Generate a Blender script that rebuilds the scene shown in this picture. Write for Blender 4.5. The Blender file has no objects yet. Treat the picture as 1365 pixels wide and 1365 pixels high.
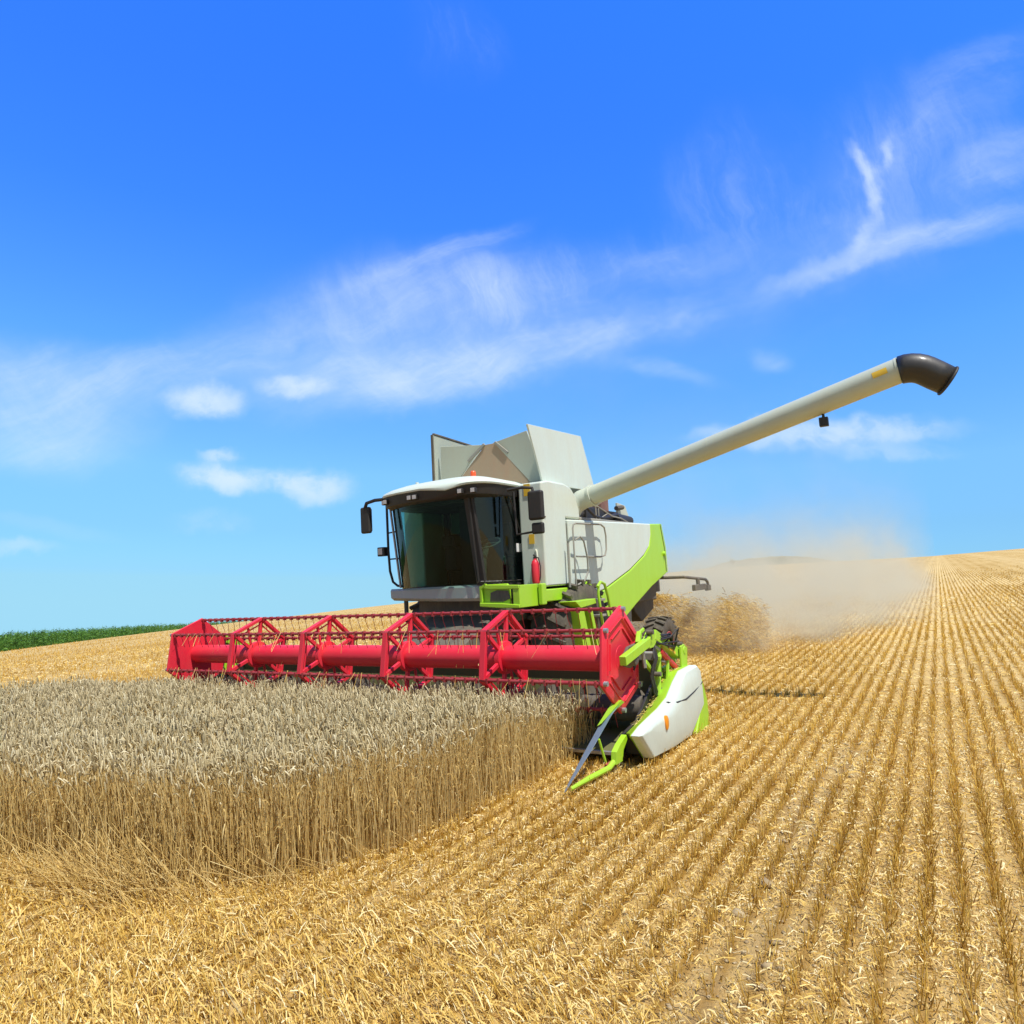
import bpy, math, random
import numpy as np
from mathutils import Matrix, Vector
rng = np.random.default_rng(7)
random.seed(7)
sc = bpy.context.scene
COL = sc.collection

# ------------------------------------------------------------------ camera, sky, sun, exposure
PITCH = math.atan(117.5 / 926.5)
cam_d = bpy.data.cameras.new('camera')
cam = bpy.data.objects.new('camera', cam_d)
COL.objects.link(cam)
cam.location = (0, 0, 0)
cam.rotation_euler = (math.pi / 2 + PITCH, 0, 0)
cam_d.sensor_width = 36
cam_d.lens = 926.5 / 1365 * 36
cam_d.clip_start = 0.1
cam_d.clip_end = 5000
sc.camera = cam
sc.view_settings.view_transform = 'Standard'
sc.view_settings.look = 'None'
sc.view_settings.gamma = 1
sc.view_settings.use_curve_mapping = False
sc.view_settings.exposure = 0.08
SUN = (Vector((0.85138, -0.52358, 0.03201)) - .34 * Vector((0.52157, 0.85146, 0.05471)) + 2.1 * Vector((-.0559, -.0299, .998))).normalized()
sd = bpy.data.lights.new('sun', 'SUN')
sd.energy = 5.0
sd.angle = math.radians(0.5)
sd.color = (1.0, 0.955, 0.88)
so = bpy.data.objects.new('sun', sd)
COL.objects.link(so)
so.rotation_euler = SUN.to_track_quat('Z', 'Y').to_euler()
sc.cycles.volume_step_rate = 0.7
sc.cycles.volume_max_steps = 128
sc.cycles.volume_bounces = 2
sc.cycles.transparent_max_bounces = 16


def uw(px, py):
    """photo pixel -> (x/y, z/y) of the world direction"""
    x, y = (px - 682.5) / 926.5, (py - 682.5) / 926.5
    yy = math.cos(PITCH) + y * math.sin(PITCH)
    return x / yy, (math.sin(PITCH) - y * math.cos(PITCH)) / yy


def build_world():
    w = bpy.data.worlds.new('World')
    sc.world = w
    w.use_nodes = True
    nt = w.node_tree
    nt.nodes.clear()
    N = nt.nodes.new
    L = nt.links.new
    out = N('ShaderNodeOutputWorld')
    bg = N('ShaderNodeBackground')
    L(bg.outputs[0], out.inputs[0])
    sky = N('ShaderNodeTexSky')
    sky.sky_type = 'NISHITA'
    sky.sun_disc = False
    sky.sun_elevation = math.asin(SUN.z)
    sky.sun_rotation = math.atan2(SUN.x, SUN.y)
    sky.altitude = 300
    sky.air_density = 1.0
    sky.dust_density = 0.3
    sky.ozone_density = 3.0
    bg.inputs[1].default_value = 0.10
    tc = N('ShaderNodeTexCoord')
    sep = N('ShaderNodeSeparateXYZ')
    L(tc.outputs['Generated'], sep.inputs[0])

    def M(op, a, b=None, c=None, clamp=False):
        n = N('ShaderNodeMath')
        n.operation = op
        n.use_clamp = clamp
        for i, v in enumerate((a, b, c)):
            if v is None:
                continue
            if isinstance(v, (int, float)):
                n.inputs[i].default_value = v
            else:
                L(v, n.inputs[i])
        return n.outputs[0]
    # colour of the clear sky: the physical sky, graded by elevation to the deep polarised blue of the photograph
    hz = N('ShaderNodeCombineXYZ')
    L(sep.outputs[0], hz.inputs[0]); L(sep.outputs[1], hz.inputs[1]); L(M('MAXIMUM', sep.outputs[2], 0.03), hz.inputs[2])
    L(hz.outputs[0], sky.inputs[0])
    asin = M('ARCSINE', sep.outputs[2])
    ramp = N('ShaderNodeValToRGB')
    L(M('MULTIPLY', asin, 1.0 / 1.5, clamp=True), ramp.inputs[0])
    el = ramp.color_ramp.elements
    stops = [(0.0, (.52, .93, 1.39)), (.039, (.50, .92, 1.42)), (.096, (.63, 1.07, 1.45)), (.175, (.88, 1.42, 1.78)), (.33, (.76, 1.6, 2.36)),
             (.50, (.50, 1.46, 3.1)), (.63, (.45, 1.45, 3.4)), (.76, (.42, 1.5, 3.7)), (1.5, (.5, 1.2, 2.2))]
    while len(el) < len(stops):
        el.new(0.5)
    for e, (p_, c_) in zip(el, stops):
        e.position = p_ / 1.5
        e.color = (*[v / 4.0 for v in c_], 1)
    grade = N('ShaderNodeVectorMath')
    grade.operation = 'MULTIPLY'
    L(sky.outputs[0], grade.inputs[0])
    L(ramp.outputs[0], grade.inputs[1])
    gs = N('ShaderNodeVectorMath')
    gs.operation = 'SCALE'
    gs.inputs[3].default_value = 4.0
    L(grade.outputs[0], gs.inputs[0])
    north = N('ShaderNodeMapRange')
    north.interpolation_type = 'SMOOTHSTEP'
    north.inputs[1].default_value = -.05
    north.inputs[2].default_value = .50
    L(sep.outputs[1], north.inputs[0])
    neutral = N('ShaderNodeVectorMath')
    neutral.operation = 'MULTIPLY'
    L(sky.outputs[0], neutral.inputs[0])
    neutral.inputs[1].default_value = (.74, .84, .90)
    gm = N('ShaderNodeMix')
    gm.data_type = 'RGBA'
    L(north.outputs[0], gm.inputs[0])
    L(neutral.outputs[0], gm.inputs[6])
    L(gs.outputs[0], gm.inputs[7])
    # clouds on the plane (x/y, z/y) of the directions to the north
    yp = M('MAXIMUM', sep.outputs[1], 0.02)
    comb = N('ShaderNodeCombineXYZ')
    L(M('DIVIDE', sep.outputs[0], yp), comb.inputs[0])
    L(M('DIVIDE', sep.outputs[2], yp), comb.inputs[1])
    P = comb.outputs[0]
    # warp
    nz = N('ShaderNodeTexNoise')
    nz.inputs['Scale'].default_value = 5.0
    nz.inputs['Detail'].default_value = 5
    L(P, nz.inputs['Vector'])
    sub = N('ShaderNodeVectorMath')
    sub.operation = 'SUBTRACT'
    L(nz.outputs['Color'], sub.inputs[0])
    sub.inputs[1].default_value = (.5, .5, .5)

    def warp(amount):
        s = N('ShaderNodeVectorMath')
        s.operation = 'SCALE'
        s.inputs[3].default_value = amount
        L(sub.outputs[0], s.inputs[0])
        a = N('ShaderNodeVectorMath')
        a.operation = 'ADD'
        L(P, a.inputs[0])
        L(s.outputs[0], a.inputs[1])
        return a.outputs[0]
    W1 = warp(0.16)
    W2 = warp(0.10)
    nz2 = N('ShaderNodeTexNoise')
    nz2.inputs['Scale'].default_value = 26.0
    nz2.inputs['Detail'].default_value = 5
    L(P, nz2.inputs['Vector'])
    sub = N('ShaderNodeVectorMath')
    sub.operation = 'SUBTRACT'
    L(nz2.outputs['Color'], sub.inputs[0])
    sub.inputs[1].default_value = (.5, .5, .5)
    W3 = warp(0.034)

    def noise(vec, rot, scl, scale, detail, rough, lo, hi, loc=(0, 0, 0)):
        mp = N('ShaderNodeMapping')
        mp.vector_type = 'TEXTURE'
        L(vec, mp.inputs[0])
        mp.inputs['Location'].default_value = loc
        mp.inputs['Rotation'].default_value = (0, 0, rot)
        mp.inputs['Scale'].default_value = scl
        n = N('ShaderNodeTexNoise')
        n.inputs['Scale'].default_value = scale
        n.inputs['Detail'].default_value = detail
        n.inputs['Roughness'].default_value = rough
        L(mp.outputs[0], n.inputs['Vector'])
        mr = N('ShaderNodeMapRange')
        mr.interpolation_type = 'SMOOTHSTEP'
        mr.inputs[1].default_value = lo
        mr.inputs[2].default_value = hi
        L(n.outputs[0], mr.inputs[0])
        return mr.outputs[0]
    def mul(a_, b_): return M('MULTIPLY', a_, b_)
    fibre = noise(W2, math.radians(22), (6.5, 1, 1), 16.0, 7, .70, .36, .66, (2, 7, 0))
    cross = noise(W2, math.radians(-38), (5.0, 1, 1), 15.0, 6, .68, .40, .66, (4, 3, 0))
    mass = noise(W1, math.radians(20), (2.4, 1, 1), 5.0, 5, .62, .32, .68)
    wispA = mul(mass, M('ADD', .28, M('ADD', mul(fibre, .55), mul(cross, .32))))
    fibreB = noise(W2, math.radians(104), (6.0, 1, 1), 14.0, 7, .70, .38, .66, (3, 1, 0))
    wispB = mul(noise(W1, math.radians(100), (2.5, 1, 1), 6.0, 6, .6, .30, .66, (8, 1, 0)), M('ADD', .2, mul(fibreB, .85)))
    puff = noise(W3, 0, (1.5, 1, 1), 24.0, 7, .58, .28, .62, (5, 2, 0))

    def blob(px, py, rx, ry, ang, strength, tex, base=0.0, vec=W2, power=1.0, inner=0.0):
        """soft elliptic patch (photo pixels, angle counter-clockwise), broken up by a noise"""
        u, w_ = uw(px, py)
        mp = N('ShaderNodeMapping')
        mp.vector_type = 'TEXTURE'
        L(vec, mp.inputs[0])
        mp.inputs['Location'].default_value = (u, w_, 0)
        mp.inputs['Rotation'].default_value = (0, 0, math.radians(ang))
        mp.inputs['Scale'].default_value = (rx / 926.5, ry / 926.5, 1)
        ln = N('ShaderNodeVectorMath')
        ln.operation = 'LENGTH'
        L(mp.outputs[0], ln.inputs[0])
        mr = N('ShaderNodeMapRange')
        mr.interpolation_type = 'SMOOTHERSTEP'
        mr.inputs[1].default_value = 1.0
        mr.inputs[2].default_value = inner
        L(ln.outputs['Value'], mr.inputs[0])
        t = M('ADD', M('MULTIPLY', tex, 1 - base), base) if tex is not None else None
        v = M('MULTIPLY', mr.outputs[0], strength)
        return M('MULTIPLY', v, t) if t is not None else v
    K = dict(vec=W3)
    cl = [
        # large veil in the middle, thicker towards its lower rim
        blob(540, 430, 420, 150, 12, .62, wispA, .22),
        blob(500, 500, 250, 70, 6, .62, wispA, .35),
        blob(590, 500, 330, 55, 14, .75, wispA, .15, vec=W3),
        blob(740, 460, 280, 60, 17, .75, wispA, .15, vec=W3),
        blob(640, 400, 110, 80, -50, 1.0, wispB, .10),
        blob(470, 420, 210, 120, 30, .45, wispB, .12),
        blob(880, 425, 180, 46, 12, .60, wispA, .08),
        blob(560, 345, 220, 34, 20, .70, wispA, .0),
        blob(760, 370, 260, 80, 20, .40, wispB, .0),
        # left patch and its link
        blob(60, 545, 210, 115, -10, .80, wispA, .34),
        blob(110, 490, 280, 70, -5, .55, wispA, .25),
        blob(270, 500, 240, 80, 5, .50, wispA, .25),
        blob(40, 600, 180, 40, 0, .34, wispA, .3),
        # comet on the right
        blob(1120, 352, 190, 30, 21, 1.05, wispA, .42, vec=W3),
        blob(1090, 345, 280, 80, 20, .42, wispA, .18),
        blob(1270, 305, 260, 44, 14, .70, wispA, .15),
        blob(1152, 218, 62, 17, -58, 1.0, wispB, .35, vec=W3),
        blob(1166, 268, 62, 17, 96, 1.1, wispB, .35, vec=W3),
        blob(1182, 205, 46, 13, 80, .7, wispB, .25, vec=W3),
        blob(1150, 315, 56, 20, 60, .9, wispA, .35, vec=W3),
        blob(1125, 260, 80, 130, 22, .45, wispB, .12),
        blob(1200, 230, 280, 200, 30, .36, wispB, .14),
        blob(1340, 215, 170, 70, 25, .65, wispA, .08),
        blob(1280, 130, 240, 90, 38, .55, wispA, .03),
        blob(1000, 250, 200, 170, 40, .26, wispB, .10),
        blob(900, 345, 190, 46, 14, .50, wispA, .08),
        blob(1030, 470, 50, 26, -25, .60, wispA, .1),
        blob(870, 490, 150, 24, -12, .40, wispA, .05),
        blob(600, 50, 130, 90, -55, .20, wispB, .0),
        blob(700, 440, 900, 150, 10, .22, wispA, .25),
        # band behind the pipe
        blob(1110, 578, 240, 34, 2, 1.3, puff, .22, **K),
        blob(1000, 570, 120, 20, 8, .6, puff, .15, **K),
        blob(1180, 604, 130, 18, 0, .45, puff, .15, **K),
        # small cumulus
        blob(272, 534, 78, 34, -3, 1.9, puff, .40, **K),
        blob(392, 516, 76, 22, -3, 1.4, puff, .35, **K),
        blob(292, 608, 42, 14, 0, 1.1, puff, .2, **K),
        blob(300, 636, 90, 30, -5, 1.9, puff, .30, **K),
        blob(385, 640, 54, 28, 0, 1.5, puff, .25, **K),
        blob(430, 652, 62, 32, 8, 1.5, puff, .25, **K),
        blob(280, 695, 80, 24, 0, .25, puff, .2, **K),
        blob(20, 728, 90, 15, 0, .45, puff, .3, **K),
        blob(60, 700, 140, 18, 0, .2, wispA, .4),
    ]
    tot = cl[0]
    for c_ in cl[1:]:
        tot = M('ADD', tot, c_)
    fac = M('MULTIPLY', M('SUBTRACT', 1.0, M('EXPONENT', M('MULTIPLY', tot, -.80))), M('GREATER_THAN', sep.outputs[1], 0.05))
    # fainter thin veil over the rest of the sky (also behind the viewer)
    mix = N('ShaderNodeMix')
    mix.data_type = 'RGBA'
    L(fac, mix.inputs[0])
    L(gm.outputs[2], mix.inputs[6])
    mix.inputs[7].default_value = (7.4, 8.7, 9.8, 1)
    L(mix.outputs[2], bg.inputs[0])


build_world()

# ------------------------------------------------------------------ frames and terrain
AW = Vector((0.85138, -0.52358, 0.03201))
BW = Vector((0.52157, 0.85146, 0.05471))
UW = AW.cross(BW).normalized()
OW = Vector((-1.9673, 9.8642, -1.8126))
ROOT_M = Matrix(((AW.x, BW.x, UW.x, OW.x), (AW.y, BW.y, UW.y, OW.y), (AW.z, BW.z, UW.z, OW.z), (0, 0, 0, 1)))
An, Bn, Un, On = (np.array(v) for v in (AW, BW, UW, OW))
# field coordinates: (a, b) on the ground -> world x, y
H2 = np.array([[AW.x, BW.x], [AW.y, BW.y]])
H2i = np.linalg.inv(H2)


def ab_to_xy(a, b):
    return On[0] + AW.x * a + BW.x * b, On[1] + AW.y * a + BW.y * b


def xy_to_ab(x, y):
    dx, dy = x - On[0], y - On[1]
    return H2i[0, 0] * dx + H2i[0, 1] * dy, H2i[1, 0] * dx + H2i[1, 1] * dy


def plane_z(x, y):
    return On[2] - (UW.x * (x - On[0]) + UW.y * (y - On[1])) / UW.z


_h = -float(plane_z(0.0, 0.0))
_px = np.array([-600, -200, 0, 240, 400, 520, 700, 850, 950, 1100, 1240, 1365, 1600, 2200], float)
_cy = np.array([905, 885, 869, 838.5, 820, 806, 787, 768, 757, 749, 741.5, 731, 716, 700], float)
_az, _K, _D = [], [], []
for _p, _c in zip(_px, _cy):
    u_, e_ = uw(_p, _c)
    az = math.atan(u_)
    cr = math.cos(az)
    e = e_ * cr                                  # dz per metre along the ray
    s = -(UW.x * math.sin(az) + UW.y * math.cos(az)) / UW.z
    d = max(0.0, e - s + 0.012)
    K = ((s + d - e) / 2) ** 2 / (_h + 25 * d)
    K = max(K, 1e-5)
    _az.append(az); _K.append(K); _D.append(d)
_az = np.array([-math.pi, -2.2] + _az + [2.2, math.pi])
_K = np.array([2e-4, 3e-4] + _K + [1e-4, 2e-4])
_D = np.array([0, 0] + _D + [0, 0])


def terrain(x, y, micro=True):
    x = np.asarray(x, float); y = np.asarray(y, float)
    r = np.hypot(x, y)
    az = np.arctan2(x, y)
    K = np.exp(np.interp(az, _az, np.log(_K)))
    D = np.interp(az, _az, _D)
    z = plane_z(x, y) + D * np.maximum(0, r - 25) - K * np.minimum(r, 400) ** 2 - np.maximum(0, r - 400) * K * 800
    if micro:
        f = np.clip((60 - r) / 50, 0, 1)
        m = 0.016 * np.sin(x * 2.1 + 1.3 * np.sin(y * 1.7)) * np.sin(y * 2.7 + 1.1 * np.sin(x * 1.3)) \
            + 0.008 * np.sin(x * 7.3 + 2 * np.sin(y * 3.1)) * np.sin(y * 6.1 + 1.7 * np.sin(x * 4.3))
        z = z + m * f
    return z


ROW = 0.175

# ------------------------------------------------------------------ materials


def new_mat(name):
    m = bpy.data.materials.new(name)
    m.use_nodes = True
    nt = m.node_tree
    nt.nodes.clear()
    out = nt.nodes.new('ShaderNodeOutputMaterial')
    return m, nt, out


def mk(nt, typ, **kw):
    n = nt.nodes.new(typ)
    for k, v in kw.items():
        if k.startswith('i_'):
            n.inputs[k[2:]].default_value = v
        else:
            setattr(n, k, v)
    return n


def paint(name, col, rough=.38, metal=0.0, dust=.25, coat=.25, dustcol=(.46, .37, .24), bump=.15, scale=1.0):
    """painted or bare metal with uneven field dust and faint ripples"""
    m, nt, out = new_mat(name)
    L = nt.links.new
    b = mk(nt, 'ShaderNodeBsdfPrincipled')
    L(b.outputs[0], out.inputs[0])
    tc = mk(nt, 'ShaderNodeTexCoord')
    n1 = mk(nt, 'ShaderNodeTexNoise', i_Scale=2.3 * scale, i_Detail=6.0, i_Roughness=.65)
    n2 = mk(nt, 'ShaderNodeTexNoise', i_Scale=38.0 * scale, i_Detail=3.0, i_Roughness=.6)
    mp = mk(nt, 'ShaderNodeMapping')
    mp.inputs['Scale'].default_value = (1, 1, .35)
    L(tc.outputs['Object'], mp.inputs[0])
    L(mp.outputs[0], n1.inputs['Vector'])
    L(mp.outputs[0], n2.inputs['Vector'])
    ad = mk(nt, 'ShaderNodeMath', operation='MULTIPLY_ADD')
    L(n2.outputs[0], ad.inputs[0]); ad.inputs[1].default_value = .45
    L(n1.outputs[0], ad.inputs[2])
    mr = mk(nt, 'ShaderNodeMapRange')
    mr.inputs[1].default_value = .55; mr.inputs[2].default_value = .95
    mr.inputs[3].default_value = dust * .25; mr.inputs[4].default_value = dust
    L(ad.outputs[0], mr.inputs[0])
    mx = mk(nt, 'ShaderNodeMix', data_type='RGBA')
    mx.inputs[6].default_value = (*col, 1); mx.inputs[7].default_value = (*dustcol, 1)
    L(mr.outputs[0], mx.inputs[0])
    L(mx.outputs[2], b.inputs['Base Color'])
    rr = mk(nt, 'ShaderNodeMapRange')
    rr.inputs[3].default_value = rough; rr.inputs[4].default_value = min(1, rough + .35)
    rr.inputs[2].default_value = max(dust, .01)
    L(mr.outputs[0], rr.inputs[0])
    L(rr.outputs[0], b.inputs['Roughness'])
    b.inputs['Metallic'].default_value = metal
    b.inputs['Coat Weight'].default_value = coat
    b.inputs['Coat Roughness'].default_value = .2
    if bump:
        bp = mk(nt, 'ShaderNodeBump', i_Strength=bump, i_Distance=.01)
        L(n1.outputs[0], bp.inputs['Height'])
        L(bp.outputs[0], b.inputs['Normal'])
    return m


MAT = {}
MAT['olive'] = paint('dusty_shaded_header_paint', (.10, .12, .03), .6, dust=.45, coat=0, dustcol=(.20, .16, .08))  # header green darkened so the colour holds the shade in the trough
MAT['white'] = paint('white_paint', (.66, .76, .68), .42, dust=.26)
MAT['pipe'] = paint('grey_green_pipe_paint', (.52, .59, .50), .42, dust=.26, scale=1.5)
MAT['cream'] = paint('cream_paint', (.58, .62, .50), .5, dust=.3)
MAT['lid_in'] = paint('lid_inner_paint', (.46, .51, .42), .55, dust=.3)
MAT['canvas'] = paint('dusty_canvas', (.36, .30, .20), .9, dust=.6, coat=0, dustcol=(.42, .24, .15), bump=.5, scale=2)
MAT['green'] = paint('lime_green_paint', (.37, .68, .008), .33, dust=.14)
MAT['red'] = paint('red_paint', (.78, .008, .04), .42, dust=.14, dustcol=(.5, .2, .12))
MAT['darkred'] = paint('dark_red_paint', (.34, .008, .02), .42, dust=.22, dustcol=(.45, .25, .2))
MAT['black'] = paint('black_plastic', (.012, .012, .014), .38, dust=.06, coat=0)
MAT['dark'] = paint('dark_steel', (.05, .05, .05), .6, dust=.35, coat=0)
MAT['grey'] = paint('grey_paint', (.25, .26, .24), .5, dust=.4, coat=0)
MAT['bumper'] = paint('grey_bumper_plastic', (.44, .47, .46), .45, dust=.25, coat=0)
MAT['steel'] = paint('worn_steel', (.42, .44, .47), .35, metal=.8, dust=.15, coat=0)
MAT['nose'] = paint('blue_grey_blade', (.20, .29, .40), .32, metal=.35, dust=.12, coat=.2)
MAT['rubber'] = paint('tyre_rubber', (.028, .027, .026), .85, dust=.55, coat=0, dustcol=(.30, .25, .18), bump=.5, scale=3)
MAT['spout'] = paint('spout_rubber', (.02, .02, .021), .32, dust=.03, coat=.2)
MAT['yellow'] = paint('yellow_sticker', (.78, .50, .03), .45, dust=.1, coat=0)
MAT['orange'] = paint('orange_lens', (.9, .30, .01), .2, dust=.03)
MAT['beacon'] = paint('beacon_lens', (.85, .10, .01), .15, dust=.03, coat=.6)
MAT['lamp'] = paint('lamp_glass', (.55, .52, .50), .12, dust=.1, coat=.6)
MAT['maroon'] = paint('rusty_maroon', (.16, .06, .07), .6, dust=.35, coat=0)
MAT['rim'] = paint('rim_paint', (.50, .02, .06), .5, dust=.5)
MAT['seat'] = paint('seat_fabric', (.06, .075, .06), .9, dust=.1, coat=0)
MAT['paper'] = paint('white_sticker', (.75, .75, .75), .6, dust=.05, coat=0)
MAT['interior'] = paint('cab_lining', (.014, .013, .014), .9, dust=.02, coat=0)


def glass(name, tint, refl, base=.011):
    m, nt, out = new_mat(name)
    L = nt.links.new
    tr = mk(nt, 'ShaderNodeBsdfTransparent')
    tr.inputs[0].default_value = (*tint, 1)
    gl = mk(nt, 'ShaderNodeBsdfGlossy', i_Roughness=.02)
    gl.inputs[0].default_value = (.9, .95, 1, 1)
    fr = mk(nt, 'ShaderNodeLayerWeight')
    pw = mk(nt, 'ShaderNodeMath', operation='POWER')
    L(fr.outputs['Facing'], pw.inputs[0]); pw.inputs[1].default_value = 4.0
    mu = mk(nt, 'ShaderNodeMath', operation='MULTIPLY_ADD')
    L(pw.outputs[0], mu.inputs[0]); mu.inputs[1].default_value = refl; mu.inputs[2].default_value = base
    mx = mk(nt, 'ShaderNodeMixShader')
    L(mu.outputs[0], mx.inputs[0]); L(tr.outputs[0], mx.inputs[1]); L(gl.outputs[0], mx.inputs[2])
    L(mx.outputs[0], out.inputs[0])
    return m


MAT['glass'] = glass('tinted_glass', (.36, .60, .53), .9)
MAT['glass_door'] = glass('door_glass', (.36, .56, .52), 1.0, .05)
MAT['mirror'] = paint('mirror_glass', (.6, .65, .7), .05, metal=1, dust=.05, coat=0, bump=0)


def plant_mat(name, ramp, rough=.75, transl=.25, attr='tint', spec=.25):
    m, nt, out = new_mat(name)
    L = nt.links.new
    at = mk(nt, 'ShaderNodeAttribute', attribute_name=attr)
    cr = mk(nt, 'ShaderNodeValToRGB')
    el = cr.color_ramp.elements
    while len(el) < len(ramp):
        el.new(.5)
    for i, (e, (p_, c_)) in enumerate(zip(el, ramp)):
        e.position = p_
        e.color = (*c_, 1)
    L(at.outputs['Fac'], cr.inputs[0])
    b = mk(nt, 'ShaderNodeBsdfPrincipled', i_Roughness=rough)
    b.inputs['Specular IOR Level'].default_value = spec
    L(cr.outputs[0], b.inputs['Base Color'])
    if transl:
        t = mk(nt, 'ShaderNodeBsdfTranslucent')
        L(cr.outputs[0], t.inputs[0])
        mx = mk(nt, 'ShaderNodeMixShader')
        mx.inputs[0].default_value = transl
        L(b.outputs[0], mx.inputs[1]); L(t.outputs[0], mx.inputs[2])
        L(mx.outputs[0], out.inputs[0])
    else:
        L(b.outputs[0], out.inputs[0])
    return m


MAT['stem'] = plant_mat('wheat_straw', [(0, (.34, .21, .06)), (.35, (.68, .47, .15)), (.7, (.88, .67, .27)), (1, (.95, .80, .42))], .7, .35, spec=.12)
MAT['head'] = plant_mat('wheat_head', [(0, (.24, .18, .09)), (.4, (.55, .45, .245)), (.75, (.75, .64, .385)), (1, (.88, .79, .53))], .9, .15, spec=.04)
MAT['stubble'] = plant_mat('stubble_straw', [(0, (.32, .16, .022)), (.4, (.62, .36, .055)), (.75, (.83, .55, .12)), (1, (.92, .71, .24))], .75, .15, spec=.1)
MAT['litter'] = plant_mat('straw_litter', [(0, (.38, .21, .035)), (.4, (.74, .50, .125)), (.75, (.90, .69, .26)), (1, (.96, .85, .51))], .8, .2, spec=.08)
MAT['corn'] = plant_mat('corn_leaf', [(0, (.03, .08, .014)), (.5, (.10, .25, .04)), (1, (.21, .42, .07))], .5, .3)
MAT['weed'] = plant_mat('weed_leaf', [(0, (.03, .04, .012)), (.6, (.08, .10, .03)), (1, (.16, .17, .06))], .7, .2)


def ground_material():
    m, nt, out = new_mat('field_ground')
    L = nt.links.new
    geo = mk(nt, 'ShaderNodeNewGeometry')
    mp = mk(nt, 'ShaderNodeMapping')
    mp.vector_type = 'TEXTURE'
    L(geo.outputs['Position'], mp.inputs[0])
    mp.inputs['Location'].default_value = (OW.x, OW.y, 0)
    mp.inputs['Rotation'].default_value = (0, 0, math.atan2(AW.y, AW.x))
    P = mp.outputs[0]                       # x = across rows, y = along rows
    da = mk(nt, 'ShaderNodeVectorMath', operation='DOT_PRODUCT')
    db = mk(nt, 'ShaderNodeVectorMath', operation='DOT_PRODUCT')
    su = mk(nt, 'ShaderNodeVectorMath', operation='SUBTRACT')
    L(geo.outputs['Position'], su.inputs[0]); su.inputs[1].default_value = (OW.x, OW.y, 0)
    for d_, r_ in ((da, 0), (db, 1)):
        L(su.outputs[0], d_.inputs[0]); d_.inputs[1].default_value = (float(H2i[r_, 0]), float(H2i[r_, 1]), 0)
    cb = mk(nt, 'ShaderNodeCombineXYZ')
    L(da.outputs['Value'], cb.inputs[0]); L(db.outputs['Value'], cb.inputs[1])
    P = cb.outputs[0]
    sp = mk(nt, 'ShaderNodeSeparateXYZ')
    L(P, sp.inputs[0])

    def M(op, a, b=None, clamp=False):
        n = mk(nt, 'ShaderNodeMath', operation=op, use_clamp=clamp)
        for i, v in enumerate((a, b)):
            if v is None: continue
            if isinstance(v, (int, float)): n.inputs[i].default_value = v
            else: L(v, n.inputs[i])
        return n.outputs[0]

    def noise(scale, detail=5, rough=.6, vec=P, sc_=None):
        if sc_:
            q = mk(nt, 'ShaderNodeMapping'); q.inputs['Scale'].default_value = sc_
            L(vec, q.inputs[0]); vec = q.outputs[0]
        n = mk(nt, 'ShaderNodeTexNoise', i_Scale=scale, i_Detail=detail, i_Roughness=rough)
        L(vec, n.inputs['Vector'])
        return n.outputs[0]

    def rng_(v, a, b, c=0.0, d=1.0):
        r = mk(nt, 'ShaderNodeMapRange', interpolation_type='SMOOTHSTEP')
        for i, x in enumerate((a, b, c, d)): r.inputs[i + 1].default_value = x
        L(v, r.inputs[0])
        return r.outputs[0]
    wob = M('MULTIPLY', M('SUBTRACT', noise(.45, 2), .5), .16)
    x = sp.outputs[0]
    # drill rows (amber stubble) every 17.5 cm, and slow pass-to-pass bands
    ph = M('MULTIPLY', x, 2 * math.pi / (ROW * 1.0))
    rows = M('MULTIPLY', M('ADD', M('COSINE', ph), 1.0), .5)
    rows = M('POWER', rows, 1.6)
    wide = M('MULTIPLY', M('ADD', M('COSINE', M('MULTIPLY', x, 2 * math.pi / 1.05)), 1.0), .5)
    swath = M('MULTIPLY', M('ADD', M('COSINE', M('ADD', M('MULTIPLY', x, 2 * math.pi / 7.6), .6)), 1.0), .5)
    broken = noise(5.0, 4, .7, sc_=(3.0, .8, 1))
    rows2 = M('MULTIPLY', rows, rng_(broken, .18, .50, .35, 1.0))
    patch = noise(.25, 4, .6, sc_=(1, .35, 1))
    fine = noise(70, 4, .75)
    fine2 = noise(16, 5, .7, sc_=(1.6, 1, 1))
    # amount of amber stubble
    amt = M('ADD', M('MULTIPLY', rows2, .95), M('MULTIPLY', M('MULTIPLY', wide, rng_(noise(.9, 3, .6, sc_=(1, .12, 1)), .35, .65)), .34))
    amt = M('ADD', amt, M('MULTIPLY', M('SUBTRACT', patch, .46), .9))
    amt = M('ADD', amt, M('MULTIPLY', M('SUBTRACT', fine2, .5), .55), clamp=True)
    c1 = mk(nt, 'ShaderNodeMix', data_type='RGBA')
    c1.inputs[6].default_value = (.74, .545, .235, 1)       # pale chaff
    c1.inputs[7].default_value = (.36, .20, .03, 1)      # amber stubble, darkened for its shadow side
    L(amt, c1.inputs[0])
    # swath: slightly paler where the chaff was spread
    c2 = mk(nt, 'ShaderNodeMix', data_type='RGBA', blend_type='MIX')
    L(M('MULTIPLY', M('POWER', swath, 2.0), .35), c2.inputs[0])
    L(c1.outputs[2], c2.inputs[6]); c2.inputs[7].default_value = (.70, .53, .25, 1)
    # soil showing through
    c3 = mk(nt, 'ShaderNodeMix', data_type='RGBA')
    L(M('MULTIPLY', rng_(M('ADD', M('MULTIPLY', fine, .6), M('MULTIPLY', noise(3.5, 5, .65), .5)), .60, .76), .75), c3.inputs[0])
    L(c2.outputs[2], c3.inputs[6]); c3.inputs[7].default_value = (.24, .145, .055, 1)
    tx = M('ABSOLUTE', M('SUBTRACT', sp.outputs[0], M('ADD', 5.86, M('MULTIPLY', M('SINE', M('MULTIPLY', sp.outputs[1], 1.7)), .06))))
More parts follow.
